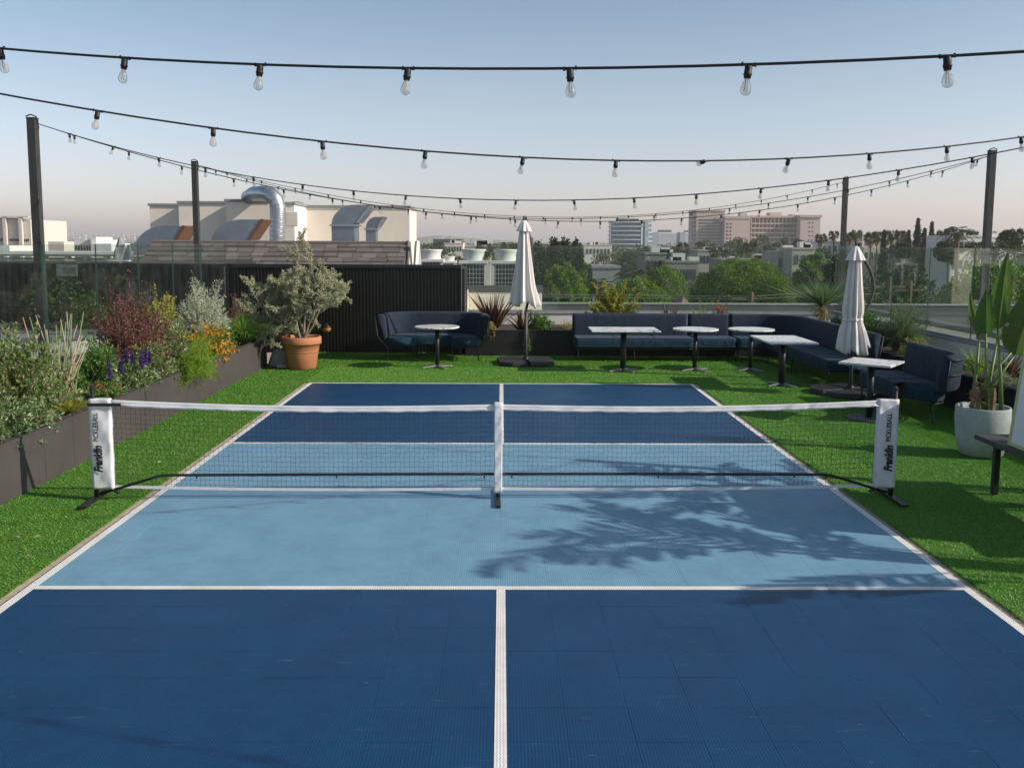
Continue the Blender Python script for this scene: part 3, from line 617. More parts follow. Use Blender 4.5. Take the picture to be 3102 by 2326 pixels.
# parasols
def parasol(label, x, y, zb, zt, rb, mast_dir, seed, belt=None):
    t = thing('parasol', label, 'parasol', (x, y, 0), 'furled cantilever parasols'); rg = np.random.default_rng(seed)
    cx, cy_ = (x-.05, y-.1)
    prof = []; nseg = 26
    for i in range(nseg+1):
        f = i/nseg; z = zb+(zt-.16-zb)*f; r = rb*(1-f)**.95*.80+.068
        if belt: 
            q = (z-belt)/.10; r *= 1-.20*math.exp(-q*q)
        else: r *= 1+.10*(1-f)**4
        prof.append((r, z))
    ph = rg.uniform(0, 6, 5); K = 9
    mod = lambda a, f, z: 1+(.24*(1-.25*f))*np.cos(K*a+ph[0]+.8*np.sin(a+ph[1]))*(1-.4*np.cos(2*a+ph[2])*.5)+.06*np.cos(19*a+ph[3]+f*2)
    c = MB(); c.lathe(prof, 108, (cx, cy_, 0), mod=mod, cap=False)
    # ragged hem: drop each fold edge differently
    V = c.v[0]; a = np.arctan2(V[:, 1]-cy_, V[:, 0]-cx); low = np.clip(1-(V[:, 2]-zb)/.35, 0, 1); V[:, 2] += low*(.045*np.sin(4.5*a+ph[4])+.03*np.sin(a*2+ph[1]))
    V[:, 0] += low*.05*(np.cos(a) > .2); 
    can = c.build('canopy', m_canvas, t, smooth=True); sm = can.modifiers.new('solid', 'SOLIDIFY'); sm.thickness = .006
    MB().lathe([(.128, -.20), (.102, -.13), (.074, -.07), (.045, -.015), (.02, .01), (0, .01)], 64, (cx, cy_, zt-.03), mod=lambda a, f, z: 1+.15*(1-f)*np.cos(8*a+ph[2]), cap=False).build('top_vent', m_canvas, can, smooth=True)
    if belt:
        rr = [q for q in prof if abs(q[1]-belt) < .06][0][0]*1.12
        MB().lathe([(rr*.97, -.022), (rr, -.02), (rr, .02), (rr*.97, .022)], 72, (cx, cy_, belt), mod=lambda a, f, z: 1+.10*np.cos(K*a+ph[0]+.8*np.sin(a+ph[1])), cap=False).build('tie_strap', m_canvas, can, smooth=True)
    mx, my = mast_dir
    pts = []
    for i in range(22):
        f = i/21; zz = 1.0+(zt-.0-1.0)*f; bul = math.sin(f*PI*.86+.30)*.46-.13
        pts.append((x+mx*bul, y+my*bul, zz))
    pts[-1] = (cx+mx*.08, cy_+my*.08, zt+.03)
    ms = MB(); ms.tube([(x, y, .08), (x, y, .98)], .028, 12); ms.build('pole', m_dgrey, t, smooth=True)
    MB().tube([(x, y, .96)]+pts, .024, 10).build('mast', m_post, t, smooth=True)
    MB().tube([(cx, cy_, zt-.06), (cx, cy_, zt+.035), (cx+mx*.09, cy_+my*.09, zt+.03)], .022, 8).build('hub', m_dgrey, t, smooth=True)
    ck = MB(); ck.tube([(x+.03, y-.02, .98), (x+.09, y-.09, 1.0), (x+.10, y-.10, .90)], .012, 6); ck.lathe([(0, -.05), (.03, -.045), (.04, 0), (.03, .04), (0, .05)], 10, (x+.10, y-.10, .86)); ck.build('crank', m_dgrey, t, smooth=True)
    for k in range(4):
        Q = Matrix.Translation((x, y, 0))@Matrix.Rotation(PI/4*(.12 if seed == 1 else .55)+k*PI/2, 4, 'Z')
        b = MB(); v = [(.03, .03), (.52, .03), (.52, .30), (.30, .52), (.03, .52)]
        V = [Q@Vector((p, q, .012)) for p, q in v]+[Q@Vector((p*.985, q*.985, .075)) for p, q in v]
        b.add(V, [(4, 3, 2, 1, 0), (5, 6, 7, 8, 9)]+[(i, (i+1) % 5, 5+(i+1) % 5, 5+i) for i in range(5)]); b.build('base_slab', m_slabbase, t, bevel=.006)
    MB().box((x-.5, y-.025, .0), (x+.5, y+.025, .03)).build('base_cross', m_black, t); MB().box((x-.025, y-.5, .002), (x+.025, y+.5, .0315)).build('base_cross', m_black, t)
    MB().tube([(x, y, .03), (x, y, .12)], .055, 12).build('base_collar', m_black, t, smooth=True)
parasol('furled pale canvas parasol beside the loveseat, rising into the string lights', .45, 8.98, 1.10, 2.66, .175, (.35, .94), 1)
parasol('furled pale canvas parasol with tie strap and curved mast beside the corner sofa', 5.24, 5.66, .65, 2.22, .135, (.94, .25), 2, 1.12)
# pots
t = thing('flower_pot', 'large terracotta pot holding the olive tree', 'pot', (-3.54, 8.22, 0))
MB().lathe([(0.000, 0.000), (0.239, 0.000), (0.252, 0.009), (0.293, 0.276), (0.295, 0.285), (0.299, 0.287), (0.302, 0.299), (0.320, 0.432), (0.347, 0.437), (0.353, 0.451), (0.349, 0.552), (0.338, 0.566), (0.310, 0.563), (0.302, 0.515), (0.000, 0.506)], 48, (-3.54, 8.22, 0)).build('pot_wall', m_terra, t, smooth=True)
MB().lathe([(0, .52), (.18, .522), (.30, .515)], 20, (-3.54, 8.22, 0), cap=False).build('soil', m_soil, t)
t = thing('planter_pot', 'round pale concrete pot holding the banana-leaved plant', 'pot', (5.11, 1.66, 0))
MB().lathe([(0, 0), (.185, 0), (.215, .02), (.255, .19), (.27, .38), (.27, .51), (.263, .525), (.243, .52), (.236, .46), (0, .45)], 48, (5.11, 1.66, 0)).build('pot_wall', m_conc, t, smooth=True)
MB().lathe([(0, .475), (.15, .48), (.238, .466)], 20, (5.11, 1.66, 0), cap=False).build('soil', m_soil, t)
for py_, lb in ((-2.35, 'round concrete pot of the torn-leaved banana plant nearest the camera'), (-.60, 'round concrete pot of the torn-leaved banana plant behind the white board')):
    t = thing('planter_pot', lb, 'pot', (5.75, py_, 0)); MB().lathe([(0, 0), (.20, 0), (.235, .02), (.275, .20), (.29, .40), (.29, .54), (.283, .555), (.262, .55), (.255, .49), (0, .48)], 48, (5.75, py_, 0)).build('pot_wall', m_conc, t, smooth=True)
    MB().lathe([(0, .505), (.15, .51), (.258, .495)], 20, (5.75, py_, 0), cap=False).build('soil', m_soil, t)
t = thing('garden_stone', 'pale concrete dome weight on the turf left of the terracotta pot', 'garden weight', (-4.02, 8.5, 0))
MB().lathe([(0, 0), (.17, 0), (.18, .03), (.15, .14), (.11, .24), (.05, .29), (0, .30)], 20, (-4.02, 8.5, 0)).build('dome', m_conc, t, smooth=True)
MB().box((-3.98, 8.2, 0), (-3.80, 8.36, .07)).build('foot_block', m_conc, t, bevel=.005)
# bench and board at the right edge
m_bench = M('dark_grey_wood', (.055, .052, .048), .6, .35, 6, .2, 40); m_board = M('white_board', (.72, .70, .71), .6, .05, 5); m_yel = M('yellow_frame', (.50, .47, .20), .6, .1)
t = thing('bench', 'dark low bench at the right edge beneath the white board', 'bench', (4.75, -.6, 0))
for k in range(3): MB().box((4.33+k*.235, -1.75, .455), (4.33+k*.235+.228, .34, .50)).build('plank', m_bench, t, bevel=.003)
for yy in (.12, -1.55):
    for xx in (4.40, 4.93): MB().box((xx, yy-.025, .0), (xx+.05, yy+.025, .454)).build('leg', m_black, t, bevel=.003)
    MB().box((4.451, yy-.02, .40), (4.929, yy+.02, .453)).build('rail', m_black, t)
t = thing('display_board', 'white framed board standing on the dark bench at the right edge', 'board', (4.52, -.75, .5))
R = Matrix.Translation((4.385, -.12, .504))@Matrix.Rotation(math.radians(6), 4, 'Y')
MB().box((0, -1.30, .03), (.02, -.03, .92), M=R).build('panel', m_board, t)
for lo, hi in (((-.006, -1.33, 0), (.028, 0, .03)), ((-.006, -1.33, .92), (.028, 0, .95)), ((-.006, -1.33, .0305), (.028, -1.30, .9195)), ((-.006, -.03, .0305), (.028, 0, .9195))):
    MB().box(lo, hi, M=R).build('frame', m_yel, t)
for yy in (-.25, -1.05): MB().tube([R@Vector((.03, yy, .7)), Vector((4.72, -.10+yy, .505))], .012, 6).build('prop_leg', m_black, t)

# ------------------------------------------------------------------ plants of the terrace
def rdir(n, rng, up=0.): return nrm(rng.normal(size=(n, 3))+np.array((0, 0, up)))
def shrub(label, x, y, z, rx, ry, h, ntw, lpt, L, Wd, mat, stem=None, seed=0, up=.4, name='shrub', root=.25, fl=None, start=.35, cat='shrub', low=0., droop=0.):
    """twigs from the root to a ragged dome, leaves set along each twig; fl=(mat, n, size, share)"""
    rng = np.random.default_rng(seed); t = thing(name, label, cat, (x, y, z)); B = np.array((x, y, z))
    u = rng.uniform(0, 2*PI, ntw); ct = rng.uniform(low, 1, ntw)**.7; st = np.sqrt(np.clip(1-ct*ct, 0, 1)); k = rng.uniform(.55, 1.0, ntw)*(1+.22*np.sin(3*u+seed)*np.cos(2*ct*PI+seed))
    tip = np.stack([np.cos(u)*st*rx, np.sin(u)*st*ry, ct*h], -1)*k[:, None]; tip[:, 2] += rng.uniform(0, .06, ntw)-droop*st*st*h
    rt = np.stack([rng.normal(size=ntw)*rx*root*.5, rng.normal(size=ntw)*ry*root*.5, np.zeros(ntw)], -1)
    mid_ = rt*.45+tip*.55+np.stack([np.zeros(ntw), np.zeros(ntw), h*.12*np.ones(ntw)], -1)+rng.normal(size=(ntw, 3))*.03
    sm = MB(); sub = rng.choice(ntw, min(ntw, 90), False)
    for i in sub: sm.tube(B+np.array([rt[i], (rt[i]+mid_[i])/2+(0, 0, .02), mid_[i], tip[i]]), [.006, .005, .004, .002], 4, cap=False)
    sm.build('stem', stem or m_stem, t)
    f = rng.uniform(start, 1, (ntw, lpt)); f = f[..., None]; a = (1-f)**2*rt[:, None]+2*f*(1-f)*mid_[:, None]+f*f*tip[:, None]
    d = 2*(1-f)*(mid_-rt)[:, None]+2*f*(tip-mid_)[:, None]; a = (a+rng.normal(size=a.shape)*L*.35).reshape(-1, 3); d = nrm(d.reshape(-1, 3))*.7+rdir(len(a), rng, up)
    lv = MB().leaves(B+a, d, rng.uniform(.65, 1.2, len(a))*L, rng.uniform(.7, 1.1, len(a))*Wd, rng=rng); lv.build('foliage', mat, t, kind='stuff')
    if fl:
        fm, n, size, lo = fl; i = rng.choice(ntw, n, n > ntw); c = tip[i]*rng.uniform(lo, 1.03, (n, 1)); fb = MB()
        for q in range(6):
            dd = nrm(rng.normal(size=(n, 3))+np.array((0, -.3, .8))); fb.leaves(B+c+rng.normal(size=(n, 3))*size*.25, dd, size, size*.8, rng=rng)
        fb.build('flowers', fm, t, kind='stuff')
    return t
def grass(label, x, y, z, n, h, spread, wd, mat, seed=0, name='grass_clump', cat='grass', stiff=.5, k=6, base=.04, fl=None):
    rng = np.random.default_rng(seed); t = thing(name, label, cat, (x, y, z)); u = rng.uniform(0, 2*PI, n); le = rng.uniform(.55, 1.0, n)*h; tl = np.abs(rng.normal(size=n))*spread
    f = np.linspace(0, 1, k)[None, :]; r = base*rng.uniform(0, 1, n)[:, None]+(tl[:, None]*f+(1-stiff)*tl[:, None]*f**3)*le[:, None]; zz = le[:, None]*(f-(1-stiff)*np.minimum(tl, 1.3)[:, None]*f**3*.75)
    P = np.stack([x+np.cos(u)[:, None]*r, y+np.sin(u)[:, None]*r, z+zz], -1); wdt = wd*(1-f**2.2)*rng.uniform(.7, 1.2, n)[:, None]+.0006
    MB().ribbons(P, wdt).build('blades', mat, t, kind='stuff')
    return t
def plumes(label, x, y, z, spec, mat, seed=0, L=.035, dens=260, name='foxtail_fern', rad=1., cat='fern', wd=.006):
    """bottle-brush plumes: spec = list of (dx, dy, dz) tips"""
    rng = np.random.default_rng(seed); t = thing(name, label, cat, (x, y, z)); B = np.array((x, y, z))
    for tp in spec:
        tp = np.array(tp); md = tp*.5+np.array((-tp[0]*.15, -tp[1]*.15, abs(tp[2])*.2)); f = rng.uniform(.1, 1, dens)[:, None]; a = 2*f*(1-f)*md+f*f*tp; d = rng.normal(size=(dens, 3))+nrm(tp)*.8
        MB().leaves(B+a, d, L*rad*(1.1-f[:, 0]*.75), wd, rng=rng).build('plume', mat, t, kind='stuff')
    return t
G1 = LEAF('leaf_mid_green', (0.051, 0.123, 0.026), (0.102, 0.217, 0.043), (0.174, 0.290, 0.072)); G2 = LEAF('leaf_glossy', (.07, .16, .04), (.11, .23, .055), (.26, .30, .16), (.09, .19, .05), (.42, .38, .30), rough=.35, spec=.6)
GP = LEAF('leaf_green_pink', (.07, .15, .03), (.11, .21, .045), (.24, .22, .10), (.16, .24, .06), (.42, .36, .27)); GB = LEAF('leaf_burgundy', (.11, .035, .04), (.17, .055, .065), (.14, .09, .045), (.22, .075, .085), (.16, .16, .055))
GY = LEAF('leaf_yellow_green', (0.290, 0.319, 0.043), (0.406, 0.377, 0.058), (0.174, 0.246, 0.043), (0.464, 0.319, 0.087)); GS = LEAF('leaf_silver', (0.290, 0.334, 0.232), (0.435, 0.464, 0.348), (0.580, 0.580, 0.450), trans=.2)
GO = LEAF('leaf_olive', (.30, .30, .18), (.42, .41, .27), (.54, .51, .38), (.22, .24, .13), trans=.25); GC = LEAF('leaf_bright_green', (.13, .26, .02), (.20, .34, .03), (.28, .38, .05))
GG = LEAF('leaf_grey_green', (0.080, 0.145, 0.065), (0.145, 0.217, 0.109), (0.246, 0.304, 0.174)); GR = LEAF('leaf_bronze', (.075, .03, .022), (.11, .05, .03), (.17, .09, .055), (.06, .035, .03), rough=.35, trans=.2)
GD = LEAF('leaf_dark', (.02, .05, .014), (.035, .075, .02), (.055, .10, .03)); GGr = LEAF('leaf_grass', (0.145, 0.290, 0.043), (0.232, 0.406, 0.072), (0.377, 0.464, 0.145)); GT = LEAF('leaf_straw', (.35, .26, .12), (.45, .36, .2), (.25, .2, .08))
FO = LEAF('petal_orange', (.80, .32, .01), (.85, .42, .03), (.75, .26, .01)); FP = LEAF('petal_purple', (.08, .035, .20), (.12, .06, .27), (.06, .03, .14)); FR = LEAF('petal_red', (.55, .04, .03), (.7, .10, .03), (.6, .02, .10))
FW = LEAF('petal_white', (.7, .62, .62), (.8, .74, .72), (.6, .45, .5)); FM = LEAF('petal_magenta', (.22, .045, .11), (.32, .07, .16), (.16, .03, .08)); FK = LEAF('petal_crimson', (.6, .02, .12), (.7, .03, .2))
shrub('bushy green shrub with pale pink bracts at the near end of the left planter', -4.78, .95, .42, .62, 1.0, .92, 420, 34, .05, .03, GP, seed=1, low=.05, fl=(FW, 150, .018, .6))
shrub('low spreading green shrub spilling over the left planter rim, nearest the camera', -4.50, .35, .42, .40, 1.0, .40, 260, 26, .045, .026, G2, seed=2, low=.0, droop=.25, fl=(FW, 80, .016, .7))
shrub('loose leafy shrub with small dark leaves rising at the left picture edge', -5.05, .75, .45, .40, .5, 1.05, 110, 22, .04, .022, G1, seed=3)
# pencil stalks
m_tan = M('tan_stalk', (.34, .25, .19), .7, .25, 12); rng = np.random.default_rng(5); t = thing('slipper_plant', 'clump of tall bare grey-green pencil stalks in the left planter', 'succulent', (-4.74, 1.95, .44)); 
for k in range(46):
    u = rng.uniform(0, 2*PI); r0 = rng.uniform(0, .20); h = rng.uniform(.35, 1.05); ln = rng.normal()*.10+(.30 if k % 9 == 0 else 0)
    x0, y0 = -4.74+math.cos(u)*r0*.7, 1.95+math.sin(u)*r0*1.2; x1 = x0+ln*h*.7+math.cos(u)*.04; y1 = y0+ln*h+math.sin(u)*.06
    MB().tube([(x0, y0, .43), (x0+(x1-x0)*.3+rng.normal()*.01, y0+(y1-y0)*.3, .43+h*.35), (x0+(x1-x0)*.65+rng.normal()*.012, y0+(y1-y0)*.65, .43+h*.7), (x1, y1, .43+h)], [.0095, .009, .0075, .005], 6).build('stalk', m_gstem if k % 3 else m_tan, t, smooth=True)
grass('low yellow feathery grass tuft beside the pencil stalks', -4.42, 1.42, .45, 420, .20, .9, .006, GY, 6)
shrub('small green shrub with red-orange blooms in front of the pencil stalks', -4.40, 2.15, .44, .24, .42, .24, 110, 18, .035, .02, G1, seed=7, fl=(FR, 40, .022, .8), low=0)
t = shrub('green salvia with upright purple flower spikes near the net post', -4.42, 3.05, .44, .28, .48, .30, 120, 18, .06, .036, G2, seed=8, low=0, name='salvia', cat='flower')
rng = np.random.default_rng(9)
for k in range(12):
    x0, y0 = -4.42+rng.normal()*.12, 3.05+rng.normal()*.28; h = rng.uniform(.12, .24); z0 = .58+rng.uniform(0, .22); n = 130; f = rng.uniform(0, 1, n); 
    pp = np.stack([x0+rng.normal(size=n)*.004, y0+rng.normal(size=n)*.004, z0+f*h], -1); MB().leaves(pp, rdir(n, rng, .4), .036*(1.1-f*.6), .018, rng=rng).build('flower_spike', FP, t, kind='stuff')
shrub('large burgundy-leaved bush in the middle of the left planter', -4.86, 4.15, .44, .55, 1.05, 1.14, 430, 34, .045, .02, GB, seed=10, low=.08, fl=(FM, 130, .026, .9))
shrub('mixed green shrub under the burgundy bush at the planter rim', -4.48, 3.75, .44, .34, .62, .52, 200, 24, .042, .024, GP, seed=11, low=0, droop=.1)
shrub('leafy green filler shrub between the burgundy bush and the daisies', -4.75, 5.1, .44, .45, .6, .72, 220, 28, .04, .022, GP, seed=80, low=0)
shrub('dark green undergrowth behind the salvia spikes', -4.85, 3.0, .44, .45, .55, .62, 200, 28, .045, .024, G1, seed=81, low=0)
shrub('low green undergrowth beneath the silvery bush', -4.7, 7.1, .44, .4, .6, .4, 180, 26, .04, .02, G1, seed=82, low=0)
shrub('tall yellow-green bush with upright spiky shoots against the left glass', -5.05, 5.6, .44, .38, .80, 1.14, 95, 80, .038, .022, GY, seed=12, start=.25, fl=(FK, 8, .03, .95), up=.2)
shrub('silvery grey bush near the left corner post', -5.0, 7.45,   .44, .48, .80, 1.20, 330, 60, .036, .013, GS, seed=13, low=.1, up=.7)
shrub('mound of orange daisies on the rim of the left planter', -4.46, 5.95, .44, .42, .80, .50, 260, 26, .035, .014, G1, seed=14, low=0, droop=.15, fl=(FO, 260, .036, .85), name='daisy_bush', cat='flower')
plumes('yellow-green foxtail fern leaning over the left planter rim', -4.40, 5.45, .45, [(.05, -.1, .42), (.12, .05, .36), (-.05, .12, .38), (.16, .26, .24), (.12, -.2, .22), (.2, .4, .08), (.02, .0, .46), (.1, .18, .34)], GC, 15, .055, 420)
shrub('bright green feathery fern cascading over the left planter face', -4.16, 4.55, .48, .24, .70, .40, 800, 46, .036, .007, GC, seed=16, low=-.85, droop=.55, start=.2, name='trailing_fern', cat='fern')
shrub('small white and mauve flowers between the burgundy bush and the fern', -4.5, 5.0, .46, .16, .22, .32, 40, 14, .03, .014, G1, seed=17, fl=(FW, 30, .026, .85))
grass('bright green arching grass clump at the far end of the left planter', -4.48, 8.0, .46, 720, .64, .66, .013, GGr, 18, stiff=.35)
shrub('small dark shrub with reddish tips on the planter end beside the olive pot', -4.36, 8.3, .46, .18, .2, .30, 60, 22, .045, .02, GD, seed=19, fl=(FR, 8, .03, .9), low=0)
shrub('dark red flowering shrub in the corner behind the grass clump', -5.05, 9.7, .46, .30, .5, .72, 90, 24, .035, .02, GB, seed=20, fl=(FM, 20, .03, .95))
# olive tree
def olive():
    rng = np.random.default_rng(21); x, y = -3.54, 8.22; t = thing('olive_tree', 'silvery multi-stemmed olive tree in the terracotta pot', 'tree', (x, y, .56)); tr = MB(); tips = []
    def grow(p, d, L, r, lev):
        n = 5; P = [p]
        for i in range(n): d = nrm(d+rng.normal(size=3)*.20+np.array((0, 0, .10 if lev < 2 else .04))); P.append(P[-1]+d*L/n)
        tr.tube(P, np.linspace(r, r*.6, n+1), 6 if lev < 2 else 4, cap=False)
        if lev >= 3: tips.append(np.array(P)); return
        for k in range((4, 4, 3)[lev] if lev else 4):
            f = rng.integers(2, n+1) if k else n; nd_ = nrm(d+rng.normal(size=3)*.75+np.array((0, 0, .15))); grow(P[f], nd_, L*rng.uniform(.55, .8), r*.58, lev+1)
        if lev == 2: tips.append(np.array(P))
    for k in range(6):
        u = k*PI/3+.4; grow(np.array((x+math.cos(u)*.07, y+math.sin(u)*.07, .55)), nrm(np.array((math.cos(u)*.70, math.sin(u)*.6, .9))), rng.uniform(.52, .68), .026, 0)
    grow(np.array((x+.05, y, .55)), np.array((.02, 0, 1.)), 0.88, .028, 0); tr.build('trunk', m_bark, t, smooth=True)
    lf = []; dd = []
    for P in tips:
        n = 105; f = rng.uniform(0, 4.99, n); i = f.astype(int); fr = (f-i)[:, None]; q = P[i]*(1-fr)+P[np.minimum(i+1, 5)]*fr; lf.append(q+rng.normal(size=(n, 3))*.012); dd.append(nrm(P[-1]-P[0])*.5+rdir(n, rng, .35))
    lf = np.concatenate(lf); dd = np.concatenate(dd); lf[:, 2] = .5+(lf[:, 2]-.5); MB().leaves(lf, dd, rng.uniform(.035, .06, len(lf)), .014, rng=rng).build('crown', GO, t, kind='stuff'); return len(lf), lf.min(0), lf.max(0)
print('olive', olive())
# back planter
grass('large bronze spiky flax behind the loveseat', -.18, 10.75, .45, 150, .86, .52, .034, GR, 30, name='flax', cat='flax', stiff=.85, k=6, base=.08)
grass('smaller bronze flax leaning beside the parasol pole', .42, 10.55, .45, 46, .52, .75, .036, GR, 31, name='flax', cat='flax', stiff=.8, base=.06)
shrub('pale yellow trailing flowers hanging over the back planter beside the loveseat', -.22, 10.22, .52, .26, .14, .14, 170, 30, .024, .014, LEAF('petal_straw', (.42, .36, .15), (.55, .48, .25), (.3, .3, .1)), seed=32, low=-.9, droop=1.4, name='trailing_flower', cat='flower')
shrub('leafy green shrub spilling over the planter right of the parasol pole', .75, 10.35, .5, .36, .26, .36, 120, 30, .045, .028, G1, seed=33, low=-.5, droop=.5)
shrub('thin green vine hanging down the planter beside the parasol pole', .50, 10.13, .5, .08, .05, .05, 26, 26, .035, .024, G1, seed=34, low=-1, droop=9, name='vine', cat='vine')
grass('dry brown grass tuft at the end of the long sofa', 1.30, 10.45, .46, 70, .30, .9, .012, GT, 35)
shrub('sparse yellow-green shrub with upright branches behind the long sofa', 2.35, 11.1, .45, .72, .42, 1.16, 52, 130, .05, .034, GY, seed=36, start=.2, up=.2, low=.1)
grass('small red-tipped aloe behind the long sofa', 3.42, 10.7, .46, 36, .62, .6, .035, GR, 37, name='aloe', cat='succulent', stiff=.95)
plumes('two yellow foxtail plumes behind the single-seat sofa module', 4.05, 10.6, .46, [(-.06, 0, .70), (.26, 0, .66), (.1, .1, .52), (-.25, 0, .5)], GC, 38, .055, 380)
shrub('small plant with crimson blooms behind the corner sofa', 4.45, 10.7, .46, .3, .2, .62, 60, 22, .04, .02, G1, seed=39, fl=(FK, 24, .04, .9))
t = grass('spiky round yucca on a short trunk behind the corner sofa', 6.55, 10.7, .98, 330, .58, 1.5, .016, GG, 40, name='yucca', cat='yucca', stiff=1.0, k=4, base=.03)
MB().tube([(6.55, 10.7, .44), (6.56, 10.7, .8), (6.55, 10.7, 1.0)], [.06, .055, .05], 8).build('trunk', m_stem, t); 
MB().leaves(np.stack([6.55+RNG.normal(size=160)*.05, 10.7+RNG.normal(size=160)*.05, RNG.uniform(.75, 1.0, 160)], -1), rdir(160, RNG, -.9), .26, .016).build('dead_skirt', GT, t, kind='stuff')
shrub('bright leafy shrub between the yucca and the strapped parasol', 6.85, 9.6, .45, .40, .6, .75, 170, 30, .05, .03, G1, seed=41, low=0)
shrub('low lavender-tinged bush under the yucca', 6.6, 9.95, .45, .34, .4, .38, 130, 22, .04, .018, LEAF('leaf_lav', (.10, .12, .06), (.2, .18, .16), (.08, .12, .04)), seed=42, low=0)
shrub('rounded grey-green bush behind the strapped parasol at the right fence', 6.72, 7.35, .45, .46, .62, .92, 420, 40, .028, .010, GG, seed=43, low=.0, up=.6)
shrub('dark green shrub below the grey-green bush', 6.45, 7.9, .45, .30, .6, .42, 170, 26, .045, .026, GD, seed=44, low=0)
shrub('low yellowish shrub in the right planter behind the loveseat', 6.5, 6.3, .45, .28, .5, .34, 120, 24, .04, .02, GY, seed=45, low=0, droop=.2)
grass('dry straw-coloured grass behind the right loveseat', 6.5, 5.6, .45, 150, .36, .9, .008, GT, 46)
shrub('small red flowers in the right planter behind the loveseat', 6.6, 5.1, .45, .22, .3, .22, 50, 18, .035, .02, G1, seed=47, fl=(FR, 26, .03, .9), low=0)
grass('tall thin grass tuft at the corner of the right loveseat', 6.50, 4.45, .45, 130, .46, .5, .009, GGr, 48)
grass('reddish bromeliad rosette in the right planter', 6.62, 3.9, .45, 34, .40, 1.0, .05, GR, 49, name='bromeliad', cat='bromeliad', stiff=.9)
shrub('low grey-green mound beside the bromeliad', 6.40, 3.75, .45, .22, .34, .16, 160, 20, .03, .008, GS, seed=50, low=0)
shrub('bright crimson flowers in the right planter behind the concrete pot', 6.42, 2.75, .45, .22, .3, .26, 60, 20, .05, .03, G1, seed=51, fl=(FK, 26, .05, .9), low=0)
grass('tall reedy grass behind the banana-leaved plant', 6.7, 2.9, .45, 90, .75, .28, .012, GGr, 52)
# banana-leaved plants
m_paddle = LEAF('paddle_leaf', (.075, .16, .035), (.10, .20, .045), rough=.32, trans=.35, spec=.6, patch=((.22, .20, .06), 7., .5))
_t = m_paddle.node_tree; _p = _t.nodes['Principled BSDF']; _a = nd(_t, 'ShaderNodeAttribute'); _a.attribute_name = 'along'; _w = mathn(_t, 'SINE', mathn(_t, 'MULTIPLY', _a.outputs['Fac'], 2*PI/.022))
_b = nd(_t, 'ShaderNodeBump'); _b.inputs['Strength'].default_value = .8; _b.inputs['Distance'].default_value = .006; _t.links.new(_w, _b.inputs['Height']); _t.links.new(_b.outputs[0], _p.inputs['Normal'])
_l = _p.inputs['Base Color'].links[0].from_socket; _t.links.new(mixc(_t, mathn(_t, 'ADD', mathn(_t, 'MULTIPLY', _w, .12), .12), _l, rgb(.17, .27, .08)), _p.inputs['Base Color']); m_stalk2 = M('leaf_stalk', (.13, .19, .05), .45, .25, 8); m_sheath = M('dry_sheath', (.20, .13, .08), .9, .4, 14)
def paddle(t, base, tip, Wd, nrm_dir, seed, curl=.25, torn=False):
    """one large leaf: base->tip with midrib, folded halves, a few splits"""
    rng = np.random.default_rng(seed); base = Vector(base); tip = Vector(tip); ax = tip-base; L = ax.length; a = ax/L; n = Vector(nrm_dir); n = (n-a*n.dot(a)).normalized(); s = a.cross(n); b = MB(); K = 22
    w = lambda f: Wd*(math.sin(PI*min(1, f*1.08)**.62)**.75)*(1 if f < .985 else .4)
    for sg in (-1, 1):
        P = []
        for i in range(K+1):
            f = i/K; c = base+ax*f+n*(-curl*L*f*f*.5); row = []
            for j in range(5): g = j/4; row.append(c+s*sg*(w(f)*g*.5)+n*(w(f)*g*(.35-.25*g)+.006*math.sin(f*60)*g))
            P.append(row)
        V = [v for r_ in P for v in r_]; F = []
        split = set(rng.choice(np.arange(5, K-3), 2, False).tolist())
        for i in range(K):
            for j in range(4):
                if i in split and j >= 3: continue
                F.append((i*5+j, i*5+j+1, i*5+j+6, i*5+j+5) if sg > 0 else (i*5+j, i*5+j+5, i*5+j+6, i*5+j+1))
        AL = [i/K*L+.25*j/4*Wd for i in range(K+1) for j in range(5)]
        if not torn: b.add([tuple(v) for v in V], F, 0, AL)
        else:
            NS = 11
            for q in range(NS):
                f0 = .06+.9*q/NS; f1 = f0+.9/NS*rng.uniform(.72, 1.05); fs = .16*rng.uniform(.6, 1.2); ww = w(f0+.03)*rng.uniform(.8, 1.1)
                cc = [base+ax*f+n*(-curl*L*f*f*.5) for f in (f0, f1, min(1, f1+fs), min(1, f0+fs*1.1))]; e1 = cc[2]+s*sg*ww*.5+n*(-.06*rng.uniform(0, 1.4)); e0 = cc[3]+s*sg*ww*.5+n*(-.06*rng.uniform(0, 1.4)); tp_ = (e0+e1)/2+s*sg*ww*.12+ax*.03
                b.add([tuple(x) for x in (cc[0], cc[1], e1, e0, tp_)], [(0, 1, 2, 3), (3, 2, 4)], 0, [f0*L]*5)
    lf = b.build('leaf', m_paddle, t, smooth=True)
    MB().tube([tuple(base+ax*f+n*(-curl*L*f*f*.5)-n*.004) for f in np.linspace(0, .97, 10)], np.linspace(.011, .003, 10), 6).build('midrib', m_stalk2, lf, smooth=True)
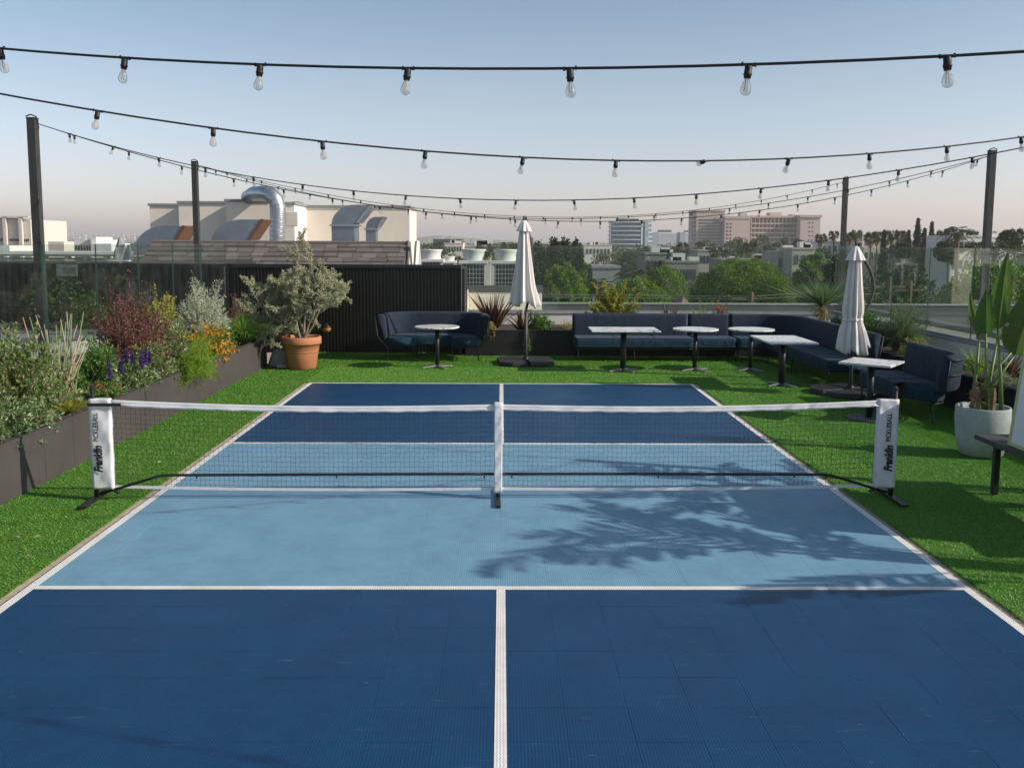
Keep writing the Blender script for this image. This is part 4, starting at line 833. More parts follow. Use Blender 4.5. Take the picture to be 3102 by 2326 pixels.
def banana(label, x, y, z, leaves, seed, torn=False):
    t = thing('banana_plant', label, 'banana plant', (x, y, z)); rng = np.random.default_rng(seed)
    for k, (bx, by, bz, tx, ty, tz_, wd, nd_, cu) in enumerate(leaves):
        x0, y0 = x+rng.normal()*.06, y+rng.normal()*.05
        MB().tube([(x0, y0, z), (x0+(x+bx-x0)*.35, y0+(y+by-y0)*.35, z+bz*.45), (x+bx, y+by, z+bz)], [.026, .018, .011], 8).build('stalk', m_stalk2, t, smooth=True)
        paddle(t, (x+bx, y+by, z+bz), (x+tx, y+ty, z+tz_), wd, nd_, seed*10+k, cu, torn)
    for q in (-.08, .07):
        sh = MB(); sh.tube([(x+q, y, z-.02), (x+q*1.1, y, z+.18), (x+q*1.2, y, z+.30)], [.055, .05, .025], 8)
        sh.leaves(np.stack([x+q+RNG.normal(size=26)*.03, y+RNG.normal(size=26)*.03, z+RNG.uniform(.05, .28, 26)], -1), rdir(26, RNG, .6), .16, .02); sh.build('dry_sheath', m_sheath, t)
banana('banana-leaved plant with broad paddle leaves in the concrete pot', 5.11, 1.66, .48, [
    (.10, .0, .86, .17, .03, 1.72, .21, (-.75, -.65, .1), .03), (-.05, -.05, .82, -.09, -.08, 1.30, .20, (-.5, -.85, .1), .25), (.27, -.05, .60, .42, -.14, 1.44, .36, (-.45, -.88, .1), .10),
    (-.02, .12, .80, -.16, .22, 1.26, .13, (-.8, -.2, .5), .35), (.36, .10, .66, .66, .18, 1.38, .30, (-.4, -.9, .2), .2), (.16, .1, .74, .13, .16, 1.18, .16, (.6, -.6, .2), .1)], 3)
def big_leaves(seed, n, hs):
    big = []; rg = random.Random(seed)
    for k in range(n):
        u = k*2*PI/n*2.4+rg.uniform(-.3, .3); r0 = rg.uniform(.1, .45); h = rg.uniform(.9, 2.25)*hs; r1 = r0+rg.uniform(.3, .8); big.append((math.cos(u)*r0*.7, math.sin(u)*r0, h, math.cos(u)*r1*.7, math.sin(u)*r1*1.15, h+rg.uniform(.25, 1.0), rg.uniform(.34, .48), (-math.cos(u)*.3, -math.sin(u)*.3, 1), .45))
    return big
banana('tall torn-leaved banana plant in a concrete pot, nearest the camera', 5.75, -2.35, .48, big_leaves(4, 17, 1.12), 6, True)
banana('tall torn-leaved banana plant in a concrete pot behind the white board', 5.75, -.60, .48, big_leaves(9, 13, .92), 7, True)

# ------------------------------------------------------------------ neighbouring roofs
def zat(py, d, px=1084): return at(px, py, d).z
def xat(px, d): return at(px, 527, d).x
def yat(d): return CAM.y+d
m_hood = M('weathered_steel_hood', (.30, .33, .37), .45, .25, 1.5, metal=.8, stain=.3); m_brown = M('brown_filter', (.15, .075, .045), .85, .25, 6); m_shing = LEAF('grey_shingle', (.10, .088, .08), (.14, .122, .112), (.175, .155, .142), rough=.95, trans=0); m_trim = M('cream_trim', (.62, .58, .52), .8, .06)
m_nroof = M('grey_roofing', (.16, .165, .17), .9, .25, 1.2, stain=.3); m_ac = M('white_enamel', (.62, .62, .58), .55, .1, 4, stain=.2); m_win = M('dark_window', (.035, .045, .055), .2, .4, .6, spec=.7); m_wire = M('pale_wire', (.5, .5, .47), .5, .1)
# outer ledge beyond the back glass and second parapet
wall('roof_ledge', 'white outer ledge just beyond the back glass fence', (-.6, 12.75, -1), (9.5, 15.0, .30), m_white)
wall('roof_parapet', 'dark grey outer parapet beyond the back glass fence', (-.4, 15.05, -3), (14, 15.35, .70), m_dgrey, .03, m_coping)
wall('roof_parapet', 'cream stepped parapet corner beyond the back glass, below the cooling units', (xat(1012, 22.5), 14.72, -3), (xat(1172, 22.5), 15.02, zat(632, 22.5)), m_cream, .16, m_dgrey)
t = thing('sloped_parapet', 'cream sloping parapet side running up to the cream corner', 'wall', (-1.4, 14, 0)); xs0 = xat(1012, 22.5)
MB().add([(-1.2, 12.7, -.5), (-.78, 12.7, -.5), (xs0, 14.7, -.5), (xs0-.4, 14.7, -.5), (-1.2, 12.7, .45), (-.78, 12.7, .45), (xs0, 14.7, zat(626, 22.5)), (xs0-.4, 14.7, zat(626, 22.5))], np.array([(0, 1, 5, 4), (1, 2, 6, 5), (2, 3, 7, 6), (3, 0, 4, 7), (4, 5, 6, 7)])).build('body', m_cream, t)
wall('roof_parapet', 'white outer wall with dark band beyond the right glass fence', (8.55, -6, -3), (8.8, 14.9, .62), m_white, .10, m_dgrey)
struct(MB().box((-30, 12.8, GZ), (-1.3, 34, -.9)), 'neighbour_roof', m_nroof)
wall('neighbour_wall', 'dark ribbed wall seen through the left glass fence', (-16, 12.5, -3), (-5.46, 12.62, 1.72), m_corr, .05, m_dgrey)
rb = MB()
for k in range(60): rb.box((-14.5+k*.15, 12.46, -1), (-14.5+k*.15+.05, 12.497, 1.70))
rb.build('ribs', m_corr, bpy.data.objects['neighbour_wall'], kind='stuff')
t = thing('wall_sign', 'small grey sign with reversed lettering on the dark wall behind the left glass', 'sign', (-9.6, 12.4, 1.4)); sp = at(143, 584, 20.18)
MB().cbox((sp.x, 12.40, sp.z), (.46, .02, .27)).build('plate', M('sign_grey', (.12, .14, .135), .6, .1), t, bevel=.004)
text('EXIT', .19, M('sign_ink', (.03, .04, .04), .7), t, (sp.x-ORG[t.name][0]+.19, -.013, sp.z-ORG[t.name][2]-.065), Matrix.Rotation(PI/2, 3, 'X'), sx=.72, mirror=True, offset=.004)
def tree(label, p, h, crown, n, L, mat, seed=0, form='dome', name='tree', trunk=.16, cat='tree', gaps=.25, tb=None):
    """p = ground point; crown=(rx, ry, rz) ; crown centre sits rz below the top"""
    rng = np.random.default_rng(seed+100); rx, ry, rz = crown; p = Vector(p); t = thing(name, label, cat, tuple(p)); c = np.array((p.x, p.y, p.z+h-rz)); T = MB()
    T.tube([tuple(p), (p.x+.1, p.y, p.z+(h-rz)*.5), (p.x, p.y, p.z+h-rz*.9)], [trunk*1.3, trunk, trunk*.7], 7)
    for k in range(7):
        u = rng.uniform(0, 2*PI); T.tube([(p.x, p.y, p.z+h-rz*1.3), tuple(c+np.array((math.cos(u)*rx*.35, math.sin(u)*ry*.35, -rz*.2))), tuple(c+np.array((math.cos(u)*rx*.7, math.sin(u)*ry*.7, rz*rng.uniform(0, .5))))], [trunk*.6, trunk*.4, trunk*.15], 5, cap=False)
    T.build('trunk', tb or m_stem, t); ncl = max(14, n//(40 if form == 'cone' else 90)); q = rdir(ncl, rng, .25); k = rng.uniform(.55, 1, (ncl, 1))**.5
    if form == 'cone': f = rng.uniform(0, 1, ncl)**.8; u = rng.uniform(0, 2*PI, ncl); rr = ((1-f)**.85+.06)*np.sqrt(rng.uniform(.15, 1, ncl))*rng.uniform(.6, 1.25, ncl); cc = np.stack([np.cos(u)*rr, np.sin(u)*rr, f*2-1], -1)*np.array(crown)
    elif form == 'ficus': pass
    else: cc = q*k*np.array(crown)*np.where(q[:, 2:3] < -.2, .8, 1)
    if form == 'ficus': ncl = 1; cc = np.zeros((1, 3))
    cs = rng.uniform(.14, .26, (ncl, 1))*min(rx, rz) if form != 'cone' else rng.uniform(.12, .22, (ncl, 1))*rx
    i = rng.integers(0, ncl, n); off = rdir(n, rng)*rng.uniform(.3, 1, (n, 1))**.4*cs[i]*np.array((1.25, 1.25, .85)); P = c+cc[i]+off
    if form == 'cone':
        f = rng.uniform(0, 1, n)**.75; u = rng.uniform(0, 2*PI, n); lay = .72+.28*np.sin(f*34+2*np.sin(u*3)); rr = ((1-f)**.9+.03)*lay*np.sqrt(rng.uniform(.2, 1, n))*(1+.25*np.sin(u*4+f*9)); off = np.stack([np.cos(u)*rr*rx, np.sin(u)*rr*ry, (f*2-1)*rz], -1); P = c+off
    if form == 'ficus':
        q = rdir(n, rng, .35); az = np.arctan2(q[:, 1], q[:, 0]); fr_ = 2.2+2.5*rng.uniform(); ph = rng.uniform(0, 6, 6)
        lump = -.06+.05*np.sin(q[:, 0]*9*fr_*.6+ph[0])*np.sin(q[:, 2]*8*fr_*.6+ph[1])+.045*np.sin(q[:, 1]*7+q[:, 0]*13+ph[2])+.045*np.sin(q[:, 0]*23+ph[3])*np.sin(q[:, 2]*21+q[:, 1]*17+ph[4])
        rr_ = (1+lump)*(1-.30*rng.uniform(size=n)**2.0); off = q*rr_[:, None]*np.array(crown); P = c+off
    MB().leaves(P, nrm(off)*.8+rdir(n, rng, .3), rng.uniform(.7, 1.3, n)*L, L*.62, rng=rng).build('crown', mat, t, kind='stuff'); return t
TF = LEAF('ficus_leaf', (.055, .12, .010), (.10, .19, .014), (.17, .28, .02), (.27, .36, .035)); TD = LEAF('cypress_leaf', (.012, .035, .012), (.022, .055, .018), (.038, .075, .026), trans=.15)
TM = LEAF('street_tree_leaf', (.03, .065, .02), (.05, .09, .03), (.075, .12, .04), trans=.2); TB_ = LEAF('bare_tree_twigs', (.12, .09, .06), (.17, .13, .09), (.09, .09, .05), trans=.1); TL = LEAF('light_green_leaf', (.09, .18, .03), (.13, .23, .045), (.18, .27, .07))
def tree_px(label, x0, x1, ytop, d, mat, n=4000, L=.3, form='dome', rz=None, seed=0, ky=1.0, **k):
    a, b = xat(x0, d), xat(x1, d); h = zat(ytop, d, (x0+x1)/2)-GZ; rx = abs(b-a)/2; return tree(label, ((a+b)/2, yat(d), GZ), h, (rx, rx*ky, rz or rx*.72), n, L, mat, seed, form, **k)
hedge = bpy.data.objects.new('tmp', None)
tree('clipped leafy tree seen through the left glass in front of the dark wall', (-9.3, 11.4, -3), 4.45, (.95, .7, 1.5), 5200, .10, GD, 1)
tree_px('big domed ficus tree, the largest beyond the back glass', 1488, 1728, 558, 75, TF, 30000, .21, form='ficus', seed=2, rz=4.6, trunk=.3)
tree_px('domed ficus tree directly behind the sparse yellow shrub', 1290, 1466, 600, 66, TF, 22000, .19, form='ficus', seed=3, rz=3.6, trunk=.3)
tree_px('small trimmed ficus dome farther back, left of the largest one', 1380, 1490, 576, 100, TF, 12000, .22, form='ficus', seed=4, rz=3.0, trunk=.3)
tree_px('domed ficus tree right beside the first parasol', 1150, 1284, 571, 62, TF, 22000, .19, form='ficus', seed=5, rz=4.2, trunk=.3)
for k, (x0, x1, yt) in enumerate(((1118, 1166, 530), (1142, 1186, 523), (1176, 1220, 513), (1196, 1242, 514), (1226, 1262, 517))):
    tree_px(('dark cypress half hidden behind the first parasol', 'second dark cypress from the left in the row', 'tall dark cypress in the middle of the row', 'fourth dark cypress from the left in the row', 'rightmost dark cypress of the row')[k], x0-4, x1+4, yt, 95+k*2, TD, 5200, .30, 'ficus', rz=5.4, seed=10+k, name='cypress', ky=.9)
tree_px('broad light green tree right of the big ficus', 1722, 1808, 548, 70, TL, 6000, .26, seed=20, rz=2.4)
tree_px('hazy green tree at the strapped parasol, beyond the right corner', 1775, 1860, 552, 58, TM, 5000, .24, seed=21, rz=2.6)
tree_px('large dark hedge-like ficus seen through the right glass', 2010, 2330, 566, 38, TF, 26000, .15, form='ficus', seed=22, rz=3.4, trunk=.3)
tree_px('dark street tree through the right glass left of the large ficus', 1880, 2030, 585, 48, TM, 7000, .22, seed=23, rz=3.0)
tree_px('pale green street tree low between the right glass panes', 1830, 1930, 612, 40, TM, 5000, .2, seed=24, rz=2.2)
shrub('yellow flowering shrub beyond the right glass fence', 9.9, 6.2, -.1, .35, .5, 1.2, 40, 60, .05, .035, LEAF('yellow_bloom', (.36, .26, .08), (.46, .34, .12), (.16, .2, .06)), seed=60, start=.5)
tree_px('leafless grey-brown tree in front of the glass tower', 1268, 1345, 548, 140, TB_, 6000, .28, seed=25, rz=4.0)
tree_px('round olive-green tree below the glass tower', 1330, 1396, 541, 170, TM, 4500, .35, seed=26, rz=4.5)
tree_px('wide leafless brown treetop above the big ficus', 1560, 1716, 582, 120, TB_, 9000, .26, seed=27, rz=2.2)
tree_px('bright yellow-green bush tree right of the cypresses', 1243, 1284, 570, 90, TL, 3000, .24, seed=28, rz=2.2)
for k, (x0, x1, yt, d) in enumerate(((1560, 1622, 512, 320), (1606, 1668, 509, 330), (1655, 1700, 522, 310), (1668, 1712, 514, 340), (1712, 1742, 512, 360), (1500, 1552, 517, 300), (1424, 1478, 529, 280), (1380, 1420, 532, 300), (1745, 1800, 536, 200), (1636, 1690, 530, 260), (1530, 1590, 533, 240), (1345, 1380, 540, 230))):
    tree_px('%s treetop from the left in the row before the long hotel' % ('seventh eighth ninth tenth eleventh fourth third second twelfth sixth fifth first'.split()[k]), x0, x1, yt, d, TM, 2400, .6, seed=30+k, rz=6, group=None) if False else tag(tree_px('x', x0, x1, yt, d, TM, 2600, .6, seed=30+k, rz=6), '%s leafy treetop from the left before the long hotel' % ('seventh ninth tenth eleventh twelfth fifth fourth third thirteenth eighth sixth first'.split()[k]), 'tree', 'treetops before the hotel')
# conifers and palms on the right skyline
for k, (x, w, yt, d, lab) in enumerate(((1981, 38, 474, 190, 'tallest pointed conifer on the right skyline'), (2011, 28, 482, 195, 'second pointed conifer, right of the tallest'), (1962, 26, 500, 185, 'low conifer at the left foot of the tallest one'), (1996, 30, 496, 188, 'bushy conifer between the two pointed ones'), (1909, 26, 500, 180, 'short dark conifer left of the pointed pair'), (2180, 46, 502, 150, 'dark round tree at the right picture edge'), (2050, 60, 521, 160, 'low dark tree under the feather palm'), (1945, 40, 524, 170, 'low dark tree behind the strapped parasol mast'))):
    a = xat(x, d); h = zat(yt, d, x)-GZ; rx = w/2/1967*d*(1.5 if k < 5 else 1); tree(lab, (a, yat(d), GZ), h, (rx, rx, h*.42 if k < 5 else rx*.9), 3200, .42, TD if k < 5 else TM, 50+k, 'cone' if k < 5 else 'dome', name='conifer' if k < 5 else 'tree')
def palm_proto(kind, seed):
    rng = np.random.default_rng(seed); t = thing('palm_tree', 'x', 'palm', (0, 0, 0), 'skyline palms'); H = 1.0
    n = 34 if kind == 'fan' else 44; u = rng.uniform(0, 2*PI, n); el = rng.uniform(-.9, 1.3, n) if kind == 'fan' else rng.uniform(-.5, 1.35, n); R = (1.5 if kind == 'fan' else 3.2); b = MB()
    for i in range(n):
        f = np.linspace(0, 1, 6); dr = f*f*(.55 if kind == 'fan' else .9)*R*.55; r = f*R*math.cos(el[i]*.8)*rng.uniform(.8, 1.1); z = f*R*math.sin(el[i])*.85-dr; P = np.stack([np.cos(u[i])*r, np.sin(u[i])*r, z], -1)
        if kind == 'fan':
            b.tube(P[:4], .03, 3, cap=False); c = P[3]; m = 16; dd = rdir(m, rng)*.8+nrm(P[4]-P[3]); b.leaves(np.tile(c, (m, 1)), dd, rng.uniform(.55, .95, m), .13, rng=rng)
        else:
            m = 34; g = rng.uniform(.12, 1, m)*4.99; q = g.astype(int); fr = (g-q)[:, None]; pp = P[q]*(1-fr)+P[q+1]*fr; td = nrm(P[q+1]-P[q]); sd_ = np.cross(td, (0, 0, 1.))*np.where(rng.uniform(size=m) < .5, -1, 1)[:, None]; b.leaves(pp, sd_+td*.7+np.array((0, 0, -.25)), .62, .085, rng=rng)
    b.build('crown', LEAF('palm_'+kind, (.035, .055, .018), (.06, .085, .03), (.10, .11, .05), trans=.2), t, kind='stuff')
    n = 260; MB().leaves(np.stack([rng.normal(size=n)*.16, rng.normal(size=n)*.16, -rng.uniform(.1, 1.9 if kind == 'fan' else 1.0, n)], -1), rdir(n, rng, -1.2), .7, .14, rng=rng).build('dead_skirt', GT, t, kind='stuff')
    f = np.linspace(0, 1, 8); MB().tube(np.stack([.12*np.sin(f*3), 0*f, -f*17], -1), np.linspace(.15, .22, 8) if kind == 'fan' else np.linspace(.3, .36, 8), 7).build('trunk', m_stem, t, smooth=True); return t
palms = [(1773, 503, 210, 'fan'), (1802, 497, 230, 'fan'), (1838, 500, 215, 'fan'), (1851, 495, 220, 'fan'), (1882, 499, 175, 'fan'), (1896, 498, 200, 'fan'), (1927, 495, 190, 'fan'), (1949, 496, 185, 'fan'), (2023, 503, 180, 'fan'), (2039, 495, 170, 'fan'), (2051, 492, 175, 'fan'), (2070, 488, 140, 'feather'), (2086, 494, 165, 'fan'), (2100, 496, 175, 'fan'), (2196, 491, 150, 'fan'),
         (1475, 521, 190, 'fan'), (1548, 530, 175, 'fan'), (1621, 520, 185, 'fan'), (1603, 525, 200, 'fan'), (1046, 523, 140, 'fan'), (1098, 522, 110, 'feather'), (944, 522, 300, 'fan'), (1357, 585, 85, 'feather'), (1392, 580, 88, 'feather'), (2108, 520, 95, 'feather'), (2150, 516, 80, 'feather'), (2208, 528, 60, 'feather'), (1290, 600, 70, 'feather')]
names = ['leftmost slim palm right of the hotel', 'slim palm left of the far right post', 'slim palm just right of the far right post', 'slim palm above the strapped parasol mast', 'shaggy palm right of the strapped parasol', 'slim palm touching the short dark conifer', 'slim palm left of the low dark tree on the right', 'slim palm left of the pointed conifers', 'slim palm right of the pointed conifers', 'slim palm left of the big feather palm', 'slim palm close against the big feather palm', 'big feather palm on the right skyline', 'slim palm right of the big feather palm', 'slim palm left of the near right post', 'slim palm at the right picture edge',
         'shaggy palm left of the hotel foot', 'palm with bare trunk below the hotel tower', 'shaggy palm in front of the hotel balconies', 'palm left of the one before the hotel balconies', 'slim palm left of the first parasol', 'feather palm touching the first parasol', 'tiny palm beyond the cooling units', 'feather palm left in the pair behind the yellow shrub', 'feather palm right in the pair behind the yellow shrub', 'small feather palm left of the near right post', 'small feather palm right of the near right post', 'feather palm low at the right picture edge', 'low feather palm before the pale warehouse roof']
pr = {'fan': palm_proto('fan', 1), 'feather': palm_proto('feather', 2)}; used = set()
for (x, yt, d, kd), lab in zip(palms, names):
    o = pr[kd] if kd not in used else copy_tree(pr[kd]); used.add(kd); sc = {'fan': .95, 'feather': .9}[kd]*(d/190 if d < 120 else 1)**.5
    p = at(x, yt, d); o.location = (p.x, p.y, p.z-1.2*sc); o.scale = (sc,)*3; o.rotation_euler.z = x*.37; o['label'] = lab; ORG[o.name] = tuple(o.location)
# ---- cream rooftop building, shingle roof, ducts, cooling units
t = thing('rooftop_building', 'cream stucco rooftop block with stepped parapets behind the shingle roof', 'building', (-8.5, 26, 0)); D0 = 32
def blk(x0, x1, yt, d0, d1, mat=m_cream, nm='wall', cap=True, z0=-6):
    lo = (xat(x0, d0), yat(d0), z0); hi = (xat(x1, d0), yat(d1), zat(yt, d0, (x0+x1)/2)); MB().box(lo, hi).build(nm, mat, t)
    if cap: MB().box((lo[0]-.05, lo[1]-.05, hi[2]+.002), (hi[0]+.05, hi[1]+.05, hi[2]+.085)).build('coping', m_coping, t)
blk(326, 389, 445, 33.5, 38); blk(388.5, 491, 440, 32.6, 38); blk(490.5, 586, 436, 31.5, 38); blk(586.5, 602, 446, 33, 38); blk(602.5, 637, 442, 32, 38, m_white); blk(637.5, 885, 449, 34, 36.7)
MB().cbox((xat(632, 31.5), yat(31.6), zat(476, 31.6)), (.42, .3, .5)).build('wall_box', m_cream, t, bevel=.02)
MB().box((xat(640, 35), yat(34.4), zat(449, 34)+.1), (xat(655, 35), yat(35.2), zat(437, 34))).build('roof_vent', m_galv, t)
ladder = MB()
for k in range(14): ladder.box((xat(588, 32), yat(32.2), -2+k*.42), (xat(598, 32), yat(32.24), -1.96+k*.42))
ladder.build('ladder_rungs', m_wire, t, kind='stuff')
t = thing('exhaust_pipe', 'round galvanised pipe bending over the cream roof', 'duct', (-8, 23, 0)); dd = 30.5; Rr = 16.5/1967*dd
pts = [at(599, 560, dd), at(599, 520, dd), at(600, 470, dd), at(600, 447, dd), at(596, 432, dd), at(586, 422, dd), at(570, 418, dd+.3), at(550, 419, dd+.8), at(536, 428, dd+1.2)]
MB().tube([tuple(p) for p in pts], Rr, 18).build('pipe', m_galv, t, smooth=True)
for k, (p, q) in enumerate(((0, 1), (1, 2), (2, 3), (3, 4), (4, 5), (5, 6), (6, 7), (7, 8))):
    for f in ((0, .2, .4, .6, .8) if k < 3 else (.2,)): c = pts[p].lerp(pts[q], f); dv = (pts[q]-pts[p]).normalized()*.012; MB().tube([tuple(c-dv), tuple(c+dv)], Rr*1.015, 18).build('seam_ring', m_galv, t, smooth=True)
def duct(label, px, py_top, w, hgt, d, neck=0, depth=.9, flip=1, face=.42):
    """gooseneck: quarter-round hood seen from the side, slanted open mouth to the right"""
    k = d/1967; t = thing('roof_duct', label, 'duct', tuple(at(px, py_top+hgt, d)), 'gooseneck roof ducts'); o = at(px, py_top+hgt, d); Wm, Hm = w*k, hgt*k
    P = [(0, -neck*k)] if neck else []
    for i in range(13): a = PI-(PI/2)*i/12; P.append((Wm*.62+Wm*.62*math.cos(a), Hm*math.sin(a)))
    P.append((Wm*(1.0), Hm)); mouth = [(Wm*1.0, Hm), (Wm*(.72), Hm*.22)] if not neck else [(Wm, Hm), (Wm*.62, Hm*.12)]
    P += [mouth[1]]; P += ([(Wm*.60, Hm*.05), (Wm*.60, -neck*k)] if neck else [(Wm*.60, 0)]); n = len(P)
    V = [(o.x+a, o.y, o.z+b) for a, b in P]+[(o.x+a, o.y+depth, o.z+b) for a, b in P]
    MB().add(V, [tuple(range(n)), tuple(range(2*n-1, n-1, -1))]+[(i, i+n, (i+1) % n+n, (i+1) % n) for i in range(n)]).build('hood', m_hood, t)
    (x0, z0), (x1, z1) = mouth; s = .10
    b = MB(); b.add([(o.x+x0+.01, o.y-.03, o.z+z0+.02), (o.x+x0+s, o.y-.03, o.z+z0-.01), (o.x+x1+s, o.y-.03, o.z+z1), (o.x+x1+.01, o.y-.03, o.z+z1), (o.x+x0+.01, o.y+depth+.03, o.z+z0+.02), (o.x+x0+s, o.y+depth+.03, o.z+z0-.01), (o.x+x1+s, o.y+depth+.03, o.z+z1), (o.x+x1+.01, o.y+depth+.03, o.z+z1)], np.array([(0, 3, 2, 1), (4, 5, 6, 7), (0, 1, 5, 4), (1, 2, 6, 5), (2, 3, 7, 6), (3, 0, 4, 7)]))
    b.build('mouth_filter', m_brown if not neck else m_galv, t)
    if neck:
        MB().box((o.x-.05, o.y-.05, o.z-.03), (o.x+Wm*.62+.05, o.y+depth+.05, o.z+.03)).build('flange', m_galv, t)
duct('big rounded metal roof duct with brown mouth behind the left glass', 288, 489, 106, 62, 24.5, depth=.9)
duct('rounded metal roof duct with brown mouth above the shingle roof', 455, 475, 108, 56, 25.5, depth=.9)
duct('tall square gooseneck duct in front of the cream wall', 716, 443, 82, 44, 29, neck=48, depth=.9)
duct('narrow gooseneck duct right of the tall one', 790, 469, 36, 26, 30, neck=42, depth=.5)
t = thing('shingle_roof', 'low grey shingle roof ridge above the black ribbed wall', 'roof', (-5.5, 15, 0)); dr = 22.5; zr = zat(527, dr); rx0, rx1 = xat(330, dr), xat(880, dr)
rng = np.random.default_rng(77); rowh = .30; sl = .62
MB().add([(rx0, yat(dr), zr-.03), (rx1, yat(dr), zr-.03), (rx1, yat(dr)-2.0, zr-2.0*sl-.03), (rx0, yat(dr)-2.0, zr-2.0*sl-.03), (rx0, yat(dr)+2.0, zr-2.0*sl-.03), (rx1, yat(dr)+2.0, zr-2.0*sl-.03)], [(0, 3, 2, 1), (0, 1, 5, 4), (1, 2, 5), (0, 4, 3)]).build('roof_deck', m_shing, t)
sh = MB()
for r_ in range(11):
    x = rx0+rng.uniform(-.2, 0)
    while x < rx1:
        w = rng.uniform(.22, .42); y0 = yat(dr)-.18*r_; z0 = zr-.18*r_*sl; e = min(x+w-.008, rx1); dz = rng.uniform(.0, .03)+.02*math.sin(x*1.7+r_*2.1)
        V = [(max(x, rx0), y0, z0-.004), (e, y0, z0-.004), (e, y0-.20, z0-.20*sl+.022+dz), (max(x, rx0), y0-.20, z0-.20*sl+.022+dz), (e, y0-.20, z0-.20*sl-.01), (max(x, rx0), y0-.20, z0-.20*sl-.01)]
        sh.add(V, np.array([(0, 3, 2, 1), (3, 5, 4, 2)])); x += w
sh.build('shingles', m_shing, t, kind='stuff')
MB().tube([(rx0, yat(dr), zr+.0), (rx1+.05, yat(dr), zr+.0)], .05, 6).build('ridge_cap', m_shing, t)
for q in (0, .55):
    g = MB(); x = rx1+.02+q*.45; yb = yat(dr)-q*.5+.0; 
    for s in (-1, 1): g.tube([(x, yb, zr+.04), (x, yb+s*.9, zr+.04-.9*1.25)], .06, 4)
    g.build('gable_trim', m_trim if q else m_shing, t)
MB().add([(rx1+.03, yat(dr), zr-.02), (rx1+.03, yat(dr)-.85, zr-1.1), (rx1+.03, yat(dr)+.85, zr-1.1), (rx1-.2, yat(dr), zr-.02), (rx1-.2, yat(dr)-.85, zr-1.1), (rx1-.2, yat(dr)+.85, zr-1.1)], [(0, 1, 2), (5, 4, 3), (0, 3, 4, 1), (1, 4, 5, 2), (2, 5, 3, 0)]).build('gable_wall', m_trim, t)
def cooler(label, x0, x1, ytop, d, ybox=566, bottom=645, mesh=True):
    a, b = xat(x0, d), xat(x1, d); w = b-a; zt, zb, z0 = zat(ytop, d), zat(ybox, d), zat(bottom, d); y = yat(d); cx = (a+b)/2; t = thing('cooling_unit', label, 'air conditioner', (cx, y, z0), 'rooftop cooling units'); r = w*.46
    hh = zt-zb; MB().lathe([(r*.88, 0), (r*.86, hh*.35), (r*.90, hh*.7), (r*1.0, hh*.88), (r*1.02, hh), (r*.92, hh), (r*.84, hh*.6), (0, hh*.55)], 28, (cx, y+w/2, zb+.03), cap=False).build('fan_stack', m_ac, t, smooth=True)
    MB().box((a-.03, y-.03, zb-.06), (b+.03, y+w+.03, zb+.03)).build('top_plate', m_ac, t, bevel=.01)
    MB().box((a+.05, y+.06, z0), (b-.05, y+w-.05, zb-.061)).build('coil_core', m_win, t)
    for xx in (a, b-.07): MB().box((xx, y, z0), (xx+.07, y+.07, zb-.061)).build('corner_post', m_ac, t)
    g = MB(); n = 8
    for k in range(1, n): x = a+w*k/n; g.box((x-.006, y+.02, z0), (x+.006, y+.032, zb-.062))
    k = 0
    while zb-.1-k*w/n*1.3 > z0: g.box((a+.07, y+.008, zb-.1-k*w/n*1.3), (b-.07, y+.019, zb-.088-k*w/n*1.3)); k += 1
    if mesh: g.build('guard_grid', m_wire, t, kind='stuff')
cooler('white cooling unit with wire grid, right beside the ribbed wall end', 993, 1051, 541, 27); cooler('white cooling unit with wire grid, half behind the first parasol', 1063, 1121, 541, 27)
cooler('white round fan stack above the right end of the ribbed wall', 898, 956, 542, 29, 563); cooler('small white fan stack farther back between the larger ones', 952, 984, 556, 38, 566)
# left: white terrace beyond the glass
t = thing('white_terrace', 'white terrace with columns and flat beams beyond the left glass', 'building', (-18, 30, 0)); d = 38
def bx(x0, x1, y0, y1, d0, dep, mat, nm): MB().box((xat(x0, d0), yat(d0), zat(y1, d0, x0)), (xat(x1, d0), yat(d0)+dep, zat(y0, d0, x0))).build(nm, mat, t)
bx(-60, 274, 543, 549, d, 3, m_white, 'beam'); bx(-60, 272, 549.5, 553, d+.2, 2.6, m_cream, 'beam'); bx(-60, 276, 562, 610, d+1, .3, m_white, 'low_wall')
for x in (88, 138, 178, 222, 252): bx(x, x+8, 553.5, 561.5, d+.3, .3, m_cream, 'column')
bx(273, 279, 529, 562, d-.3, .2, m_white, 'post'); bx(-60, 20, 530, 542.5, d, 3, m_white, 'parapet'); bx(-60, 275, 556, 561, d+2.5, .1, m_ac, 'back_wall')
p = at(262, 562, d-.6); q = thing('garden_parasol', 'grey furled parasol on the white terrace beyond the left glass', 'parasol', tuple(p)); MB().lathe([(.30, .0), (.24, .35), (.10, .8), (.03, .95), (0, .96)], 24, tuple(p), mod=lambda a, f, z: 1+.15*np.cos(8*a), cap=False).build('canopy', M('grey_canvas', (.3, .31, .32), .9), q, smooth=True); MB().tube([(p.x, p.y, p.z-.8), tuple(p)], .03, 6).build('pole', m_dgrey, q)
struct(MB().box((-40, 36, GZ), (xat(290, 38), 60, -.8)), 'terrace_roof', m_nroof)
